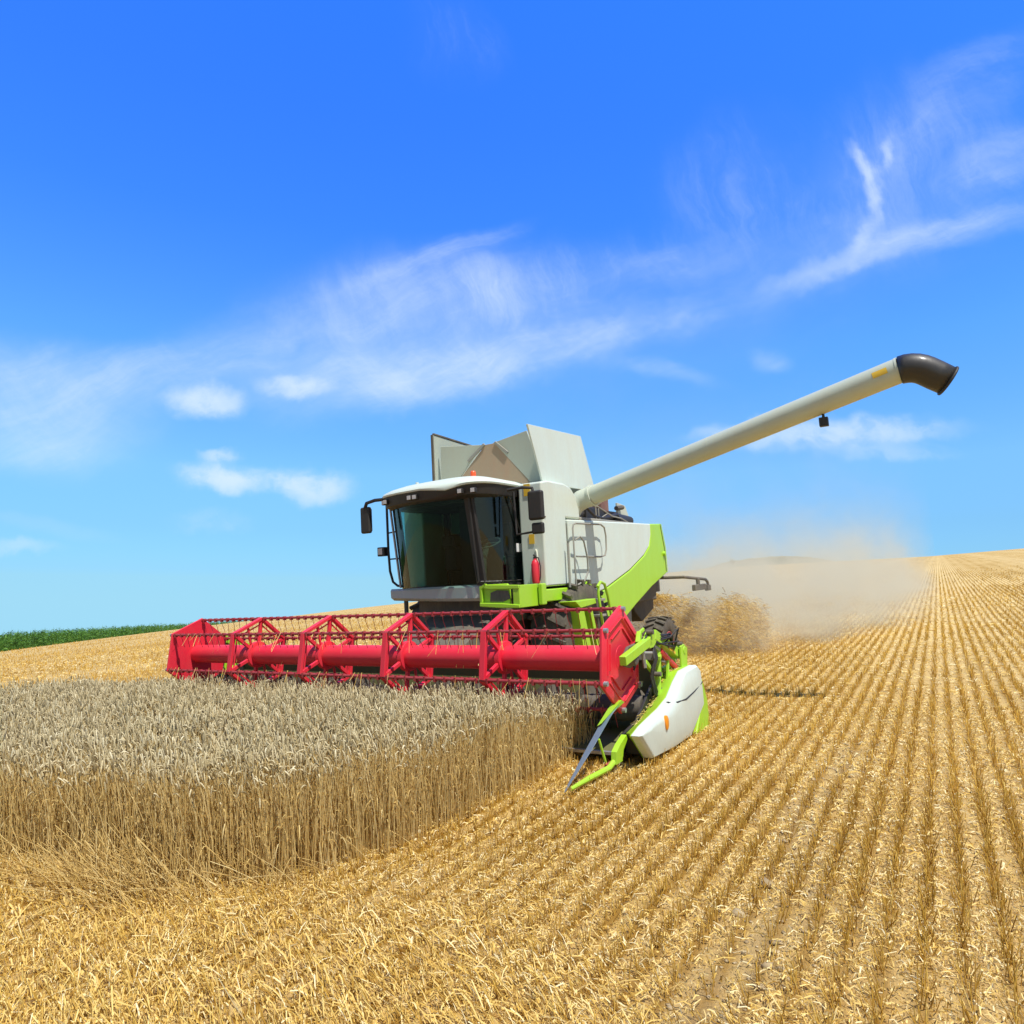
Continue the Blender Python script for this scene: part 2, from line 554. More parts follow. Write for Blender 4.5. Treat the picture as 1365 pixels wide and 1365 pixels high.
    tr = M('MULTIPLY', rng_(tx, .32, .08), M('MULTIPLY', M('MULTIPLY', rng_(noise(2.0, 5, .7), .44, .62), rng_(sp.outputs[1], 2.2, .2)), .6))
    c4 = mk(nt, 'ShaderNodeMix', data_type='RGBA')
    L(tr, c4.inputs[0]); L(c3.outputs[2], c4.inputs[6]); c4.inputs[7].default_value = (.46, .35, .19, 1)
    c3 = c4
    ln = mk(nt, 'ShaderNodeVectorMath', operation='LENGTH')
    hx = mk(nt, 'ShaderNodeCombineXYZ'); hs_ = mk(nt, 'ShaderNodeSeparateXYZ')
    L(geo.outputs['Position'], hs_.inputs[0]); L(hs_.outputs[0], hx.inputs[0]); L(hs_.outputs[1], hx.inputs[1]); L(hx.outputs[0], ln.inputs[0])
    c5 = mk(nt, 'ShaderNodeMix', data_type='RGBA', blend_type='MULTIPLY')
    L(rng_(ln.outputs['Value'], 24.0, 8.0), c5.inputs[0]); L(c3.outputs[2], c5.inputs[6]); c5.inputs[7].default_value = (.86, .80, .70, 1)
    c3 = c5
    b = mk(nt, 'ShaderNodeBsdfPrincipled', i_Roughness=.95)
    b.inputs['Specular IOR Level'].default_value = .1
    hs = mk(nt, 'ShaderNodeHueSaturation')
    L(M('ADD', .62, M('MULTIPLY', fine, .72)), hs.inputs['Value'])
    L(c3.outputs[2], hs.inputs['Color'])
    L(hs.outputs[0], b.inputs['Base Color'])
    bp = mk(nt, 'ShaderNodeBump', i_Strength=.8, i_Distance=.03)
    L(M('ADD', M('ADD', M('MULTIPLY', fine, .5), fine2), M('MULTIPLY', rows2, .35)), bp.inputs['Height'])
    L(bp.outputs[0], b.inputs['Normal'])
    L(b.outputs[0], out.inputs[0])
    return m


MAT['ground'] = ground_material()

# ------------------------------------------------------------------ mesh tools


def set_props(o, label=None, cat=None, group=None, kind=None):
    if label: o['label'] = label
    if cat: o['category'] = cat
    if group: o['group'] = group
    if kind: o['kind'] = kind
    return o


class MB:
    def __init__(s):
        s.v, s.f = [], []

    def add(s, vs, fs):
        n = len(s.v)
        s.v += [tuple(map(float, v)) for v in vs]
        s.f += [tuple(n + i for i in f) for f in fs]
        return s

    def box(s, x0, x1, y0, y1, z0, z1):
        return s.add([(x0, y0, z0), (x1, y0, z0), (x1, y1, z0), (x0, y1, z0), (x0, y0, z1), (x1, y0, z1), (x1, y1, z1), (x0, y1, z1)],
                     [(0, 3, 2, 1), (4, 5, 6, 7), (0, 1, 5, 4), (1, 2, 6, 5), (2, 3, 7, 6), (3, 0, 4, 7)])

    def loft(s, rings, cap=True, closed=True):
        """rings: equal-length loops of points"""
        n = len(rings[0])
        vs = [p for r in rings for p in r]
        fs = []
        for k in range(len(rings) - 1):
            for i in range(n if closed else n - 1):
                j = (i + 1) % n
                fs.append((k * n + i, k * n + j, (k + 1) * n + j, (k + 1) * n + i))
        if cap:
            fs.append(tuple(range(n - 1, -1, -1)))
            fs.append(tuple((len(rings) - 1) * n + i for i in range(n)))
        return s.add(vs, fs)

    def prism(s, poly, axis, lo, hi):
        """poly in the two other axes (in order), extruded along axis (0,1,2)"""
        def P(q, h):
            q = list(q)
            q.insert(axis, h)
            return q
        return s.loft([[P(q, lo) for q in poly], [P(q, hi) for q in poly]])

    def plate(s, pts, t):
        """flat polygon in space with thickness t"""
        p = [Vector(q) for q in pts]
        n = (p[1] - p[0]).cross(p[2] - p[0]).normalized() * (t / 2)
        return s.loft([[q - n for q in p], [q + n for q in p]])

    def tube(s, pts, r, n=10, cap=True):
        p = [Vector(q) for q in pts]
        rr = r if isinstance(r, (list, tuple)) else [r] * len(p)
        rings = []
        up = None
        for i, q in enumerate(p):
            if i == 0: d = p[1] - p[0]
            elif i == len(p) - 1: d = p[-1] - p[-2]
            else: d = (p[i + 1] - q).normalized() + (q - p[i - 1]).normalized()
            d.normalize()
            if up is None:
                up = Vector((0, 0, 1)) if abs(d.z) < .9 else Vector((1, 0, 0))
            x = d.cross(up).normalized()
            y = x.cross(d).normalized()
            up = y
            rings.append([q + (x * math.cos(2 * math.pi * k / n) + y * math.sin(2 * math.pi * k / n)) * rr[i] for k in range(n)])
        return s.loft(rings, cap)

    def bar(s, p0, p1, w, h, up=(0, 0, 1)):
        """rectangular beam between two points: w sideways, h along up"""
        p0, p1 = Vector(p0), Vector(p1)
        d = (p1 - p0).normalized()
        x = d.cross(Vector(up)).normalized() * (w / 2)
        y = x.cross(d).normalized() * (h / 2)
        return s.loft([[q - x - y, q + x - y, q + x + y, q - x + y] for q in (p0, p1)])

    def lathe(s, prof, c, axis=0, n=32, closed=False):
        """prof: (radius, offset along axis) list round centre c"""
        rings = []
        for k in range(n):
            t = 2 * math.pi * k / n
            r = []
            for (rad, off) in prof:
                q = [0, 0, 0]
                q[axis] = off
                q[(axis + 1) % 3] = rad * math.cos(t)
                q[(axis + 2) % 3] = rad * math.sin(t)
                r.append((q[0] + c[0], q[1] + c[1], q[2] + c[2]))
            rings.append(r)
        rings.append(rings[0])
        return s.loft(rings, cap=False, closed=closed)

    def build_each(s, name, mat, parent=None, **kw):
        """one object for every separate piece"""
        par = list(range(len(s.v)))

        def root_(i):
            while par[i] != i:
                par[i] = par[par[i]]
                i = par[i]
            return i
        for f in s.f:
            r0 = root_(f[0])
            for i in f[1:]:
                par[root_(i)] = r0
        groups = {}
        for f in s.f:
            groups.setdefault(root_(f[0]), []).append(f)
        outs = []
        for fs in groups.values():
            ids = sorted({i for f in fs for i in f})
            ix = {v: k for k, v in enumerate(ids)}
            q = MB()
            q.add([s.v[i] for i in ids], [tuple(ix[i] for i in f) for f in fs])
            outs.append(q.build(name, mat, parent, **kw))
        return outs

    def build(s, name, mat, parent=None, bevel=0.0, smooth=35, segs=2, label=None):
        me = bpy.data.meshes.new(name)
        me.from_pydata(s.v, [], s.f)
        me.update()
        import bmesh
        bm = bmesh.new()
        bm.from_mesh(me)
        bmesh.ops.remove_doubles(bm, verts=bm.verts, dist=1e-5)
        bmesh.ops.recalc_face_normals(bm, faces=bm.faces)
        bm.to_mesh(me)
        bm.free()
        me.polygons.foreach_set('use_smooth', [smooth > 0] * len(me.polygons))
        if smooth > 0:
            me.set_sharp_from_angle(angle=math.radians(smooth))
        me.materials.append(MAT[mat])
        o = bpy.data.objects.new(name, me)
        COL.objects.link(o)
        if bevel:
            b = o.modifiers.new('bevel', 'BEVEL')
            b.width = bevel
            b.segments = segs
            b.limit_method = 'ANGLE'
            b.angle_limit = math.radians(30)
            b.harden_normals = True
        if parent is not None:
            o.parent = parent
        if label: o['label'] = label
        return o


def arrays_to_mesh(name, mat, V, F, tint=None, smooth=False):
    """V (n,3), F (m,k) arrays -> object, tint per vertex"""
    me = bpy.data.meshes.new(name)
    k = F.shape[1]
    me.vertices.add(len(V))
    me.vertices.foreach_set('co', V.astype(np.float32).ravel())
    me.loops.add(F.size)
    me.loops.foreach_set('vertex_index', F.astype(np.int32).ravel())
    me.polygons.add(len(F))
    me.polygons.foreach_set('loop_start', np.arange(0, F.size, k, dtype=np.int32))
    me.polygons.foreach_set('loop_total', np.full(len(F), k, dtype=np.int32))
    if tint is not None:
        at = me.attributes.new('tint', 'FLOAT', 'POINT')
        at.data.foreach_set('value', tint.astype(np.float32))
    me.update(calc_edges=True)
    if smooth:
        me.polygons.foreach_set('use_smooth', np.ones(len(F), bool))
    me.materials.append(MAT[mat] if isinstance(mat, str) else mat)
    o = bpy.data.objects.new(name, me)
    COL.objects.link(o)
    return o


def strands(paths, radii, nside, tint, tint_grad=0.0):
    """paths (N,S,3); radii (N,S); nside 2 = ribbon. returns V,F,T"""
    N, S, _ = paths.shape
    d = np.gradient(paths, axis=1)
    d /= np.linalg.norm(d, axis=2, keepdims=True) + 1e-9
    ref = rng.normal(size=(N, 1, 3))
    x = np.cross(d, ref)
    x /= np.linalg.norm(x, axis=2, keepdims=True) + 1e-9
    y = np.cross(d, x)
    if nside == 2:
        ring = np.stack([paths - x * radii[..., None], paths + x * radii[..., None]], axis=2)
    else:
        ang = np.arange(nside) * 2 * np.pi / nside
        ring = paths[:, :, None, :] + radii[:, :, None, None] * (x[:, :, None, :] * np.cos(ang)[None, None, :, None] + y[:, :, None, :] * np.sin(ang)[None, None, :, None])
    V = ring.reshape(-1, 3)
    base = (np.arange(N) * S * nside)[:, None, None]
    seg = (np.arange(S - 1) * nside)[None, :, None]
    if nside == 2:
        q = np.array([0, 1, 3, 2])[None, None, :]
        F = (base + seg + q).reshape(-1, 4)
    else:
        i = np.arange(nside)
        j = (i + 1) % nside
        q = np.stack([i, j, j + nside, i + nside], 1).reshape(1, 1, -1)
        F = (base + seg + q).reshape(-1, 4)
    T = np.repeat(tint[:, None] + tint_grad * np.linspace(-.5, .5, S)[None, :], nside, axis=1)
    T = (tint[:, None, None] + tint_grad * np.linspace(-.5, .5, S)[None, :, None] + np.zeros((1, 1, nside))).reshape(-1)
    return V, F, np.clip(T, 0, 1)


def merge(parts):
    Vs, Fs, Ts, n = [], [], [], 0
    for V, F, T in parts:
        Vs.append(V); Fs.append(F + n); Ts.append(T); n += len(V)
    return np.concatenate(Vs), np.concatenate(Fs), np.concatenate(Ts)

# ------------------------------------------------------------------ the ground


def build_ground():
    az = np.concatenate([np.linspace(-math.pi, -.95, 60, endpoint=False), np.linspace(-.95, .95, 420, endpoint=False), np.linspace(.95, math.pi, 60, endpoint=False)])
    r = np.concatenate([[0.4], np.geomspace(1.2, 60, 220), np.geomspace(64, 1500, 80)])
    R, Z = np.meshgrid(r, az, indexing='ij')
    x, y = R * np.sin(Z), R * np.cos(Z)
    V = np.stack([x, y, terrain(x, y)], -1).reshape(-1, 3)
    nr, na = len(r), len(az)
    i, j = np.meshgrid(np.arange(nr - 1), np.arange(na), indexing='ij')
    j2 = (j + 1) % na
    F = np.stack([i * na + j, i * na + j2, (i + 1) * na + j2, (i + 1) * na + j], -1).reshape(-1, 4)[:, ::-1]
    c = len(V)
    V = np.concatenate([V, [[0, 0, float(terrain(0., 0.))]]])
    o = arrays_to_mesh('ground', 'ground', V, F, smooth=True)
    o['kind'] = 'structure'
    # distant wooded rise
    m, nt, out = new_mat('distant_hill')
    b = mk(nt, 'ShaderNodeBsdfPrincipled', i_Roughness=1.0)
    n = mk(nt, 'ShaderNodeTexNoise', i_Scale=.03, i_Detail=6.0)
    cr = mk(nt, 'ShaderNodeValToRGB')
    cr.color_ramp.elements[0].color = (.10, .115, .06, 1); cr.color_ramp.elements[0].position = .4
    cr.color_ramp.elements[1].color = (.22, .20, .12, 1); cr.color_ramp.elements[1].position = .62
    g = mk(nt, 'ShaderNodeNewGeometry')
    nt.links.new(g.outputs['Position'], n.inputs['Vector'])
    nt.links.new(n.outputs[0], cr.inputs[0]); nt.links.new(cr.outputs[0], b.inputs[0]); nt.links.new(b.outputs[0], out.inputs[0])
    dist = 1150.0
    pts = [(860, 790), (910, 772), (935, 760), (960, 750), (1000, 744), (1040, 741), (1075, 742), (1100, 747), (1150, 756), (1220, 770), (1300, 790)]
    xs, zs = [], []
    for (px, py) in pts:
        u, w_ = uw(px, py)
        xs.append(u * dist); zs.append(w_ * dist)
    gx = np.linspace(xs[0], xs[-1], 90)
    top = np.interp(gx, xs, zs)
    top = np.convolve(np.pad(top, 3, 'edge'), np.ones(7) / 7, 'valid') + rng.normal(size=90) * .5
    gy = np.linspace(-1, 1, 25)
    X, Yv = np.meshgrid(gx, gy, indexing='ij')
    Zt = (top[:, None] + 60) * np.cos(Yv * math.pi / 2) ** .8 - 60
    V = np.stack([X, dist + Yv * 170, Zt], -1).reshape(-1, 3)
    i, j = np.meshgrid(np.arange(89), np.arange(24), indexing='ij')
    F = np.stack([i * 25 + j, (i + 1) * 25 + j, (i + 1) * 25 + j + 1, i * 25 + j + 1], -1).reshape(-1, 4)
    h = arrays_to_mesh('hill', m, V, F, smooth=True)
    h['kind'] = 'structure'


build_ground()

# ------------------------------------------------------------------ the combine harvester


def empty(name, M, label, cat, group=None):
    o = bpy.data.objects.new(name, None)
    COL.objects.link(o)
    o.matrix_world = M
    o.empty_display_size = .3
    return set_props(o, label, cat, group)


root = empty('combine_harvester', ROOT_M, 'white and lime green combine harvester with raised discharge pipe and wide red reel', 'combine harvester')


def arc(c, r, a0, a1, n, plane=(0, 2), fixed=0.0):
    pts = []
    for k in range(n + 1):
        t = math.radians(a0 + (a1 - a0) * k / n)
        q = [fixed, fixed, fixed]
        q[plane[0]] = c[0] + r * math.cos(t)
        q[plane[1]] = c[1] + r * math.sin(t)
        pts.append(tuple(q))
    return pts


def build_body():
    # chassis under the panels
    m = MB()
    m.box(-1.30, 1.30, 3.45, 8.2, 1.35, 2.90)
    m.box(-.75, .75, 3.0, 7.6, .85, 1.35)
    m.box(-1.15, 1.15, 7.3, 8.9, 1.5, 2.7)
    m.build('chassis', 'dark', root, .03)
    # lower grey flank and axle housing behind the front wheel
    m = MB()
    m.prism([(4.7, 1.60), (5.9, 1.30), (6.6, 1.60), (6.5, .55), (6.0, .30), (5.0, .35)], 0, 1.12, 1.32)
    m.build('lower_flank', 'grey', root, .02)
    # side panels: white above, green below, on both sides
    for s in (1, -1):
        x0, x1 = (1.36, 1.50) if s > 0 else (-1.50, -1.36)
        Z = MB()
        Z.prism([(3.50, 1.80), (3.50, 2.97), (7.58, 3.05), (7.55, 2.80), (7.40, 2.55), (7.05, 2.35), (6.2, 2.05), (4.82, 1.70), (4.52, 1.66)], 0, x0, x1)
        Z.build('side_panel', 'white', root, .03, segs=3)
        G = MB()
        G.prism([(4.53, 1.652), (4.82, 1.692), (6.2, 2.042), (7.055, 2.342), (7.41, 2.545), (7.56, 2.795), (7.59, 3.05), (8.22, 3.075), (8.40, 2.55), (8.42, 1.93), (7.4, 1.66), (6.4, 1.33), (5.55, 1.02), (5.0, .98), (4.82, 1.15)], 0, x0, x1)
        G.build('lower_side_panel', 'green', root, .03, segs=3, label='lime green lower side panel sweeping up to the rear')
        R_ = MB()
        y0 = x1 if s > 0 else x0
        # rounded rear corner
        ring = []
        for (b, u0, u1) in [(0, 0, 0)]:
            pass
        cor = [(0, 0), (.14, .02), (.30, .12), (.40, .30), (.42, .55)]
        lo = [(s * (1.50 - dx), 8.435 + db * .9, 1.95 + db * .0) for (db, dx) in cor]
        mid = [(s * (1.50 - dx), 8.42 + db * .95, 2.55) for (db, dx) in cor]
        hi = [(s * (1.50 - dx), 8.235 + db * .9, 3.075 - .02 * db) for (db, dx) in cor]
        inner = lambda L_: [(p[0] - s * .06, p[1] - .03, p[2]) for p in L_]
        rings = [lo + inner(lo)[::-1], mid + inner(mid)[::-1], hi + inner(hi)[::-1]]
        R_.loft(rings)
        R_.build('rear_corner', 'green', root, .008)
    # door seams and small fittings of the left side panel
    m = MB()
    m.tube([(1.505, 8.21, 3.04), (1.505, 8.38, 2.5), (1.505, 8.40, 1.98)], .008, 6)
    m.build('panel_seam', 'dark', root)
    m = MB()
    m.lathe([(0, .06), (.05, .05), (.06, 0)], (1.50, 8.30, 2.38), 0, 12)
    m.build('side_marker', 'green', root)
    # grey bracket piece on lower front part of green panel
    # tank side wall beside the cab, curved upper rear corner
    m = MB()
    prof = [(2.66, 1.84), (2.66, 3.56), (2.9, 3.60), (3.5, 3.60), (3.75, 3.55), (3.92, 3.42), (4.02, 3.20), (4.05, 3.00), (3.485, 2.995), (3.485, 1.84)]
    m.prism(prof, 0, 1.02, 1.47)
    m.build('tank_side_wall', 'white', root, .035, segs=3)
    m = MB()
    m.prism([(a if True else a, b) for a, b in [(2.66, 1.84), (2.66, 3.56), (3.5, 3.60), (4.05, 3.2), (4.05, 1.84)]], 0, -1.47, -1.02)
    m.build('tank_side_wall', 'white', root, .035, segs=3)
    m = MB()
    m.tube([(1.474, 3.47, 1.86), (1.474, 3.47, 2.9)], .006, 6)
    m.tube([(1.474, 2.7, 1.865), (1.474, 3.46, 1.865)], .006, 6)
    m.lathe([(0, .02), (.015, .015), (.015, 0)], (1.47, 2.72, 2.98), 0, 8)
    m.build_each('tank_seam', 'dark', root)
    # grain tank box
    m = MB()
    m.box(-1.02, 1.02, 3.42, 5.3, 2.9, 3.55)
    m.build('grain_tank', 'cream', root, .02)
    # deck behind the tank
    m = MB()
    m.box(-1.40, 1.40, 5.3, 8.3, 2.9, 3.02)
    m.box(1.2, 1.46, 4.06, 7.9, 2.98, 3.045)
    m.build('engine_deck', 'grey', root, .02)
    # opened tank lids
    # left lid (image right)
    t = .035
    m = MB()
    m.plate([(1.30, 3.02, 3.58), (1.30, 2.60, 4.54), (1.30, 4.63, 4.63), (1.30, 5.15, 3.60)], t)
    m.build('tank_lid', 'white', root, .008, label='bright white left lid standing open')
    # right lid with its dark inside
    m = MB()
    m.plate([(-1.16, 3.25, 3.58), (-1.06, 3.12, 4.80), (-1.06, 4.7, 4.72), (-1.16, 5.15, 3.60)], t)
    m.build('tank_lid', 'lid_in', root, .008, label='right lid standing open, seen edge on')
    m = MB()
    m.bar((-1.155, 3.215, 3.6), (-1.055, 3.095, 4.80), .05, .03, (0, 1, 0))
    m.bar((-1.055, 3.13, 4.82), (-1.055, 4.9, 4.74), .05, .03)
    m.build('lid_rim', 'dark', root, .004)
    m = MB()
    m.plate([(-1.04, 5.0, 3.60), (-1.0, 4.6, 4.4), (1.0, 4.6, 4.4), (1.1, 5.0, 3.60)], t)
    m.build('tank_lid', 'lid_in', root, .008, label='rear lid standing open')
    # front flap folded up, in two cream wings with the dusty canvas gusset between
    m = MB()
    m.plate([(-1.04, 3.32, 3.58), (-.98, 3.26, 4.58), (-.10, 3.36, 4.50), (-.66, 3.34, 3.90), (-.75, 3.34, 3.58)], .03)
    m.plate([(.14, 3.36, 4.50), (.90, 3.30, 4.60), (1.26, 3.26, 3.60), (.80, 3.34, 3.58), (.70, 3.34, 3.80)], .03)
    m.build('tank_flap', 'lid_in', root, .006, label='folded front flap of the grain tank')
    m = MB()
    m.loft([[(-.75, 3.30, 3.56), (-.66, 3.30, 3.86), (-.02, 3.34, 4.49), (.20, 3.34, 4.49), (.92, 3.30, 3.70), (.98, 3.30, 3.56)],
            [(-.60, 3.33, 3.56), (-.5, 3.35, 3.9), (0.02, 3.38, 4.46), (.16, 3.38, 4.46), (.8, 3.35, 3.7), (.85, 3.33, 3.56)]])
    m.build('canvas_gusset', 'canvas', root, .006)
    m = MB()
    m.bar((-.40, 3.31, 4.22), (-.03, 3.33, 4.50), .05, .05)
    m.bar((.20, 3.33, 4.50), (.48, 3.31, 4.26), .05, .05)
    m.build_each('flap_hinge', 'grey', root, bevel=.008)
    # yellow stickers
    for (q, s_) in [((1.20, 2.655, 3.45), (.06, .10)), ((1.24, 2.655, 2.63), (.05, .08))]:
        m = MB()
        m.box(q[0] - s_[0], q[0] + s_[0], q[1] - .008, q[1] - .002, q[2] - s_[1], q[2] + s_[1])
        m.build('warning_sticker', 'yellow', root)


def build_cab():
    # curved roof shell
    def ring(sc_, u, db=0.0, wave=0.0, n=48):
        pts = []
        for k in range(n):
            t = 2 * math.pi * k / n
            c_, s_ = math.cos(t), math.sin(t)
            e = .42
            x = math.copysign(abs(c_) ** e, c_)
            y = math.copysign(abs(s_) ** e, s_)
            a = -.10 + 1.13 * sc_ * x
            b = 2.50 + .93 * sc_ * y + db
            if y < 0: b -= .10 * sc_ * (1 - abs(x) ** 2)          # bulged front edge
            # roof rim rises a little to the left front corner of the machine
            uu = u + wave * (-.05 * math.exp(-((a - .35) / .25) ** 2) if y < -.5 else 0) + .02 * (a + .1)
            pts.append((a, b, uu))
        return pts
    m = MB()
    m.loft([ring(.96, 3.492, 0, 1.3), ring(1.0, 3.50, 0, 1.3), ring(1.008, 3.525, 0, 1.0), ring(.985, 3.562, 0, .6), ring(.90, 3.61), ring(.74, 3.665), ring(.50, 3.70), ring(.2, 3.71)])
    cab = MB()
    # frame: floor, rear wall, posts
    cab.box(-.95, .95, 2.05, 3.40, 1.84, 1.95)
    cab.box(-.10, .95, 3.32, 3.42, 1.95, 3.45)
    cab.box(-.95, -.10, 3.32, 3.42, 1.95, 2.35)
    cab.bar((-.95, 3.33, 1.95), (-.98, 3.33, 3.44), .09, .09, (0, 1, 0))
    cab.bar((.70, 1.93, 1.93), (.62, 1.78, 3.42), .17, .07, (0, 1, 0))
    cab.bar((.93, 3.28, 1.93), (.96, 3.25, 3.46), .10, .09, (0, 1, 0))
    cab.bar((.93, 2.35, 1.90), (.93, 3.30, 1.90), .06, .08)
    cab.bar((-.89, 1.98, 1.93), (-.96, 1.86, 3.42), .15, .06, (0, 1, 0))
    cab.box(-.90, .62, 1.80, 1.86, 3.26, 3.40)
    c = cab.build('cab', 'black', root, .015)
    # steel coloured strip at the right post
    k = MB(); k.bar((-.975, 1.93, 1.95), (-1.05, 1.81, 3.40), .025, .04, (0, 1, 0)); k.build('post_trim', 'steel', c, .004)
    m.build('roof', 'white', c, 0, smooth=40)
    m = MB()
    m.loft([ring(.90, 3.30), ring(.955, 3.34), ring(.975, 3.44, 0, .8), ring(.985, 3.503, 0, 1.3), ring(.5, 3.51)])
    m.build('visor', 'black', c, 0, smooth=40)
    # work lamps under the visor
    for (a, b) in [(-1.02, 1.66), (-.93, 1.60), (-.33, 1.50), (-.22, 1.50), (.66, 1.53), (.86, 1.60)]:
        m = MB(); m.box(a - .045, a + .045, b - .045, b + .02, 3.36, 3.44)
        l_ = m.build('work_lamp', 'black', c, .012)
        m = MB(); m.box(a - .036, a + .036, b - .052, b - .046, 3.368, 3.432)
        m.build('lamp_lens', 'lamp', c, .004)
    # windscreen, curved
    def sheet(fn, nu, nv, t=(0, 0, 0)):
        g = MB()
        vs = [fn(i / nu, j / nv) for i in range(nu + 1) for j in range(nv + 1)]
        fs = [(i * (nv + 1) + j, (i + 1) * (nv + 1) + j, (i + 1) * (nv + 1) + j + 1, i * (nv + 1) + j + 1) for i in range(nu) for j in range(nv)]
        g.add(vs, fs)
        return g
    def ws(u, v):
        a = -.955 + (1.60 + .0) * u
        a0 = a + (-.04 + -.06 * u) * v * .9
        x = (a + .15) / .80
        return (a0, 1.70 + .24 * x * x - .13 * v, 1.935 + 1.47 * v)
    sheet(ws, 20, 6).build('windscreen', 'glass', c, smooth=60)
    # door glass
    def dg(u, v):
        return (.945 - .30 * (1 - u) ** 6 + .02 * v, 1.86 - .10 * v + (1.40) * u, 1.95 + 1.47 * v)
    sheet(dg, 16, 4).build('door_window', 'glass_door', c, smooth=60)
    # right side glass and rear glass
    def rg(u, v):
        return (-.95 - .04 * v, 2.0 - .12 * v + 1.3 * u, 1.95 + 1.47 * v)
    sheet(rg, 2, 2).build('side_window', 'glass', c)
    def bg(u, v):
        return (-.90 + .80 * u, 3.37, 2.35 + 1.08 * v)
    sheet(bg, 2, 2).build('rear_window', 'glass', c)
    # door frame lines and wiper
    m = MB()
    m.tube([(.72, 1.86, 1.98), (.96, 2.1, 1.97), (.965, 3.2, 1.97)], .014, 6)
    m.tube([(.70, 1.84, 1.98), (.66, 1.72, 3.40)], .016, 6)
    m.build_each('door_frame', 'black', c)
    m = MB()
    m.tube([(1.0, 2.40, 3.38), (1.0, 2.66, 2.85), (1.0, 2.72, 2.72)], .012, 6)
    m.build('wiper', 'black', c)
    # dark sheet added behind the windscreen, standing in for the unlit cab
    m = MB(); m.box(-.18, .66, 2.62, 2.66, 1.95, 3.4); m.build('dark_sheet', 'interior', c)
    # seat
    m = MB()
    m.box(.05, .62, 2.75, 3.2, 2.22, 2.40)
    m.loft([[(.08, 3.12, 2.38), (.60, 3.12, 2.38), (.60, 3.28, 2.38), (.08, 3.28, 2.38)], [(.10, 3.14, 3.0), (.56, 3.14, 3.0), (.56, 3.28, 3.0), (.10, 3.28, 3.0)]])
    m.build('driver_seat', 'seat', c, .04)
    # console, steering column, wheel
    m = MB(); m.tube([(.62, 2.05, 1.95), (.60, 2.15, 2.35), (.62, 2.25, 2.55)], [.07, .055, .04], 12); m.build('steering_column', 'seat', c)
    m = MB()
    cx = Vector((.62, 2.28, 2.60)); n_ = Vector((0, -.45, 1)).normalized(); x_ = Vector((1, 0, 0)); y_ = n_.cross(x_)
    pts = [cx + (x_ * math.cos(t) + y_ * math.sin(t)) * .21 for t in np.linspace(0, 2 * math.pi, 25)]
    m.tube(pts, .014, 8, cap=False)
    for t in (0, 2.1, 4.2):
        m.tube([cx, cx + (x_ * math.cos(t) + y_ * math.sin(t)) * .21], .011, 6)
    m.build('steering_wheel', 'dark', c)
    m = MB(); m.box(-.45, -.2, 2.5, 2.9, 2.2, 2.62); m.box(-.42, -.18, 2.40, 2.46, 2.60, 2.80); m.build_each('control_console', 'interior', c, bevel=.03)
    m = MB(); m.box(.955, .962, 2.62, 2.78, 2.44, 2.58); m.build('window_sticker', 'paper', c)
    # logo patch at the bottom of the windscreen
    # beacon
    m = MB()
    m.lathe([(0, 0), (.055, 0), (.06, .02), (.06, .05), (.03, .055)], (.60, 1.98, 3.60), 2, 20)
    bc = m.build('beacon', 'black', c)
    m = MB(); m.lathe([(.048, .05), (.05, .07), (.048, .15), (.035, .175), (0, .18)], (.60, 1.98, 3.60), 2, 20)
    m.build('beacon_lens', 'beacon', c, smooth=60)
    m = MB(); m.tube([(-.62, 2.05, 3.58), (-.62, 2.05, 3.74)], .03, 8); m.tube([(-.72, 2.05, 3.68), (-.5, 2.05, 3.685)], .015, 6); m.build('aerial', 'white', c)
    # bumper: grey front strip and green left part with a hollow
    m = MB()
    pr = []
    for k in range(13):
        a = -1.34 + 2.02 * k / 12
        b = 1.86 + .16 * ((a + .1) / 1.0) ** 2
        pr.append((a, b))
    m.loft([[(a, b, 1.935), (a, b - .03, 1.90), (a, b - .02, 1.75 - .03 * (a + .3)), (a, b + .06, 1.70 - .03 * (a + .3)), (a, b + .35, 1.74), (a, b + .35, 1.93)] for a, b in pr])
    m.build('bumper', 'bumper', c, 0, smooth=40)
    m = MB()
    m.prism([(.69, 1.61), (.69, 1.90), (.80, 1.93), (1.18, 1.93), (1.22, 1.88), (1.22, 1.56), (1.05, 1.585)], 1, 1.90, 1.95)
    m.prism([(.69, 1.61), (.69, 1.90), (.80, 1.93), (.80, 1.90), (.74, 1.86), (.74, 1.66)], 1, 1.85, 1.90)
    m.prism([(.69, 1.88), (.80, 1.93), (1.42, 1.90), (1.42, 1.84), (.9, 1.85)], 1, 1.85, 1.898)
    m.prism([(.69, 1.65), (.69, 1.59), (1.05, 1.56), (1.42, 1.55), (1.42, 1.60), (1.1, 1.63)], 1, 1.84, 1.898)
    m.prism([(1.30, 1.55), (1.42, 1.55), (1.42, 1.90), (1.30, 1.88)], 1, 1.86, 2.45)
    m.build('cab_step_panel', 'green', root, .015)
    m = MB(); m.prism([(.86, 1.66), (.88, 1.80), (1.0, 1.835), (1.20, 1.82), (1.24, 1.70), (1.1, 1.65)], 1, 1.885, 1.899)
    m.build('panel_recess', 'dark', root, .004)
    # platform deck and its green edge to the left of the machine
    m = MB()
    m.box(.96, 1.50, 2.45, 3.90, 1.60, 1.80)
    m.box(1.44, 1.52, 2.40, 2.55, 1.56, 1.90)
    m.build('platform', 'green', root, .02)
    m = MB(); m.lathe([(0, .012), (.04, .012), (.04, 0)], (1.50, 3.78, 1.72), 0, 16); m.build('platform_plug', 'dark', root)
    # mirrors
    m = MB()
    m.tube([(-.95, 1.72, 3.47), (-1.25, 1.66, 3.47), (-1.44, 1.66, 3.44), (-1.50, 1.68, 3.36), (-1.50, 1.70, 3.20)], .03, 10)
    mr = m.build('mirror_arm', 'black', root)
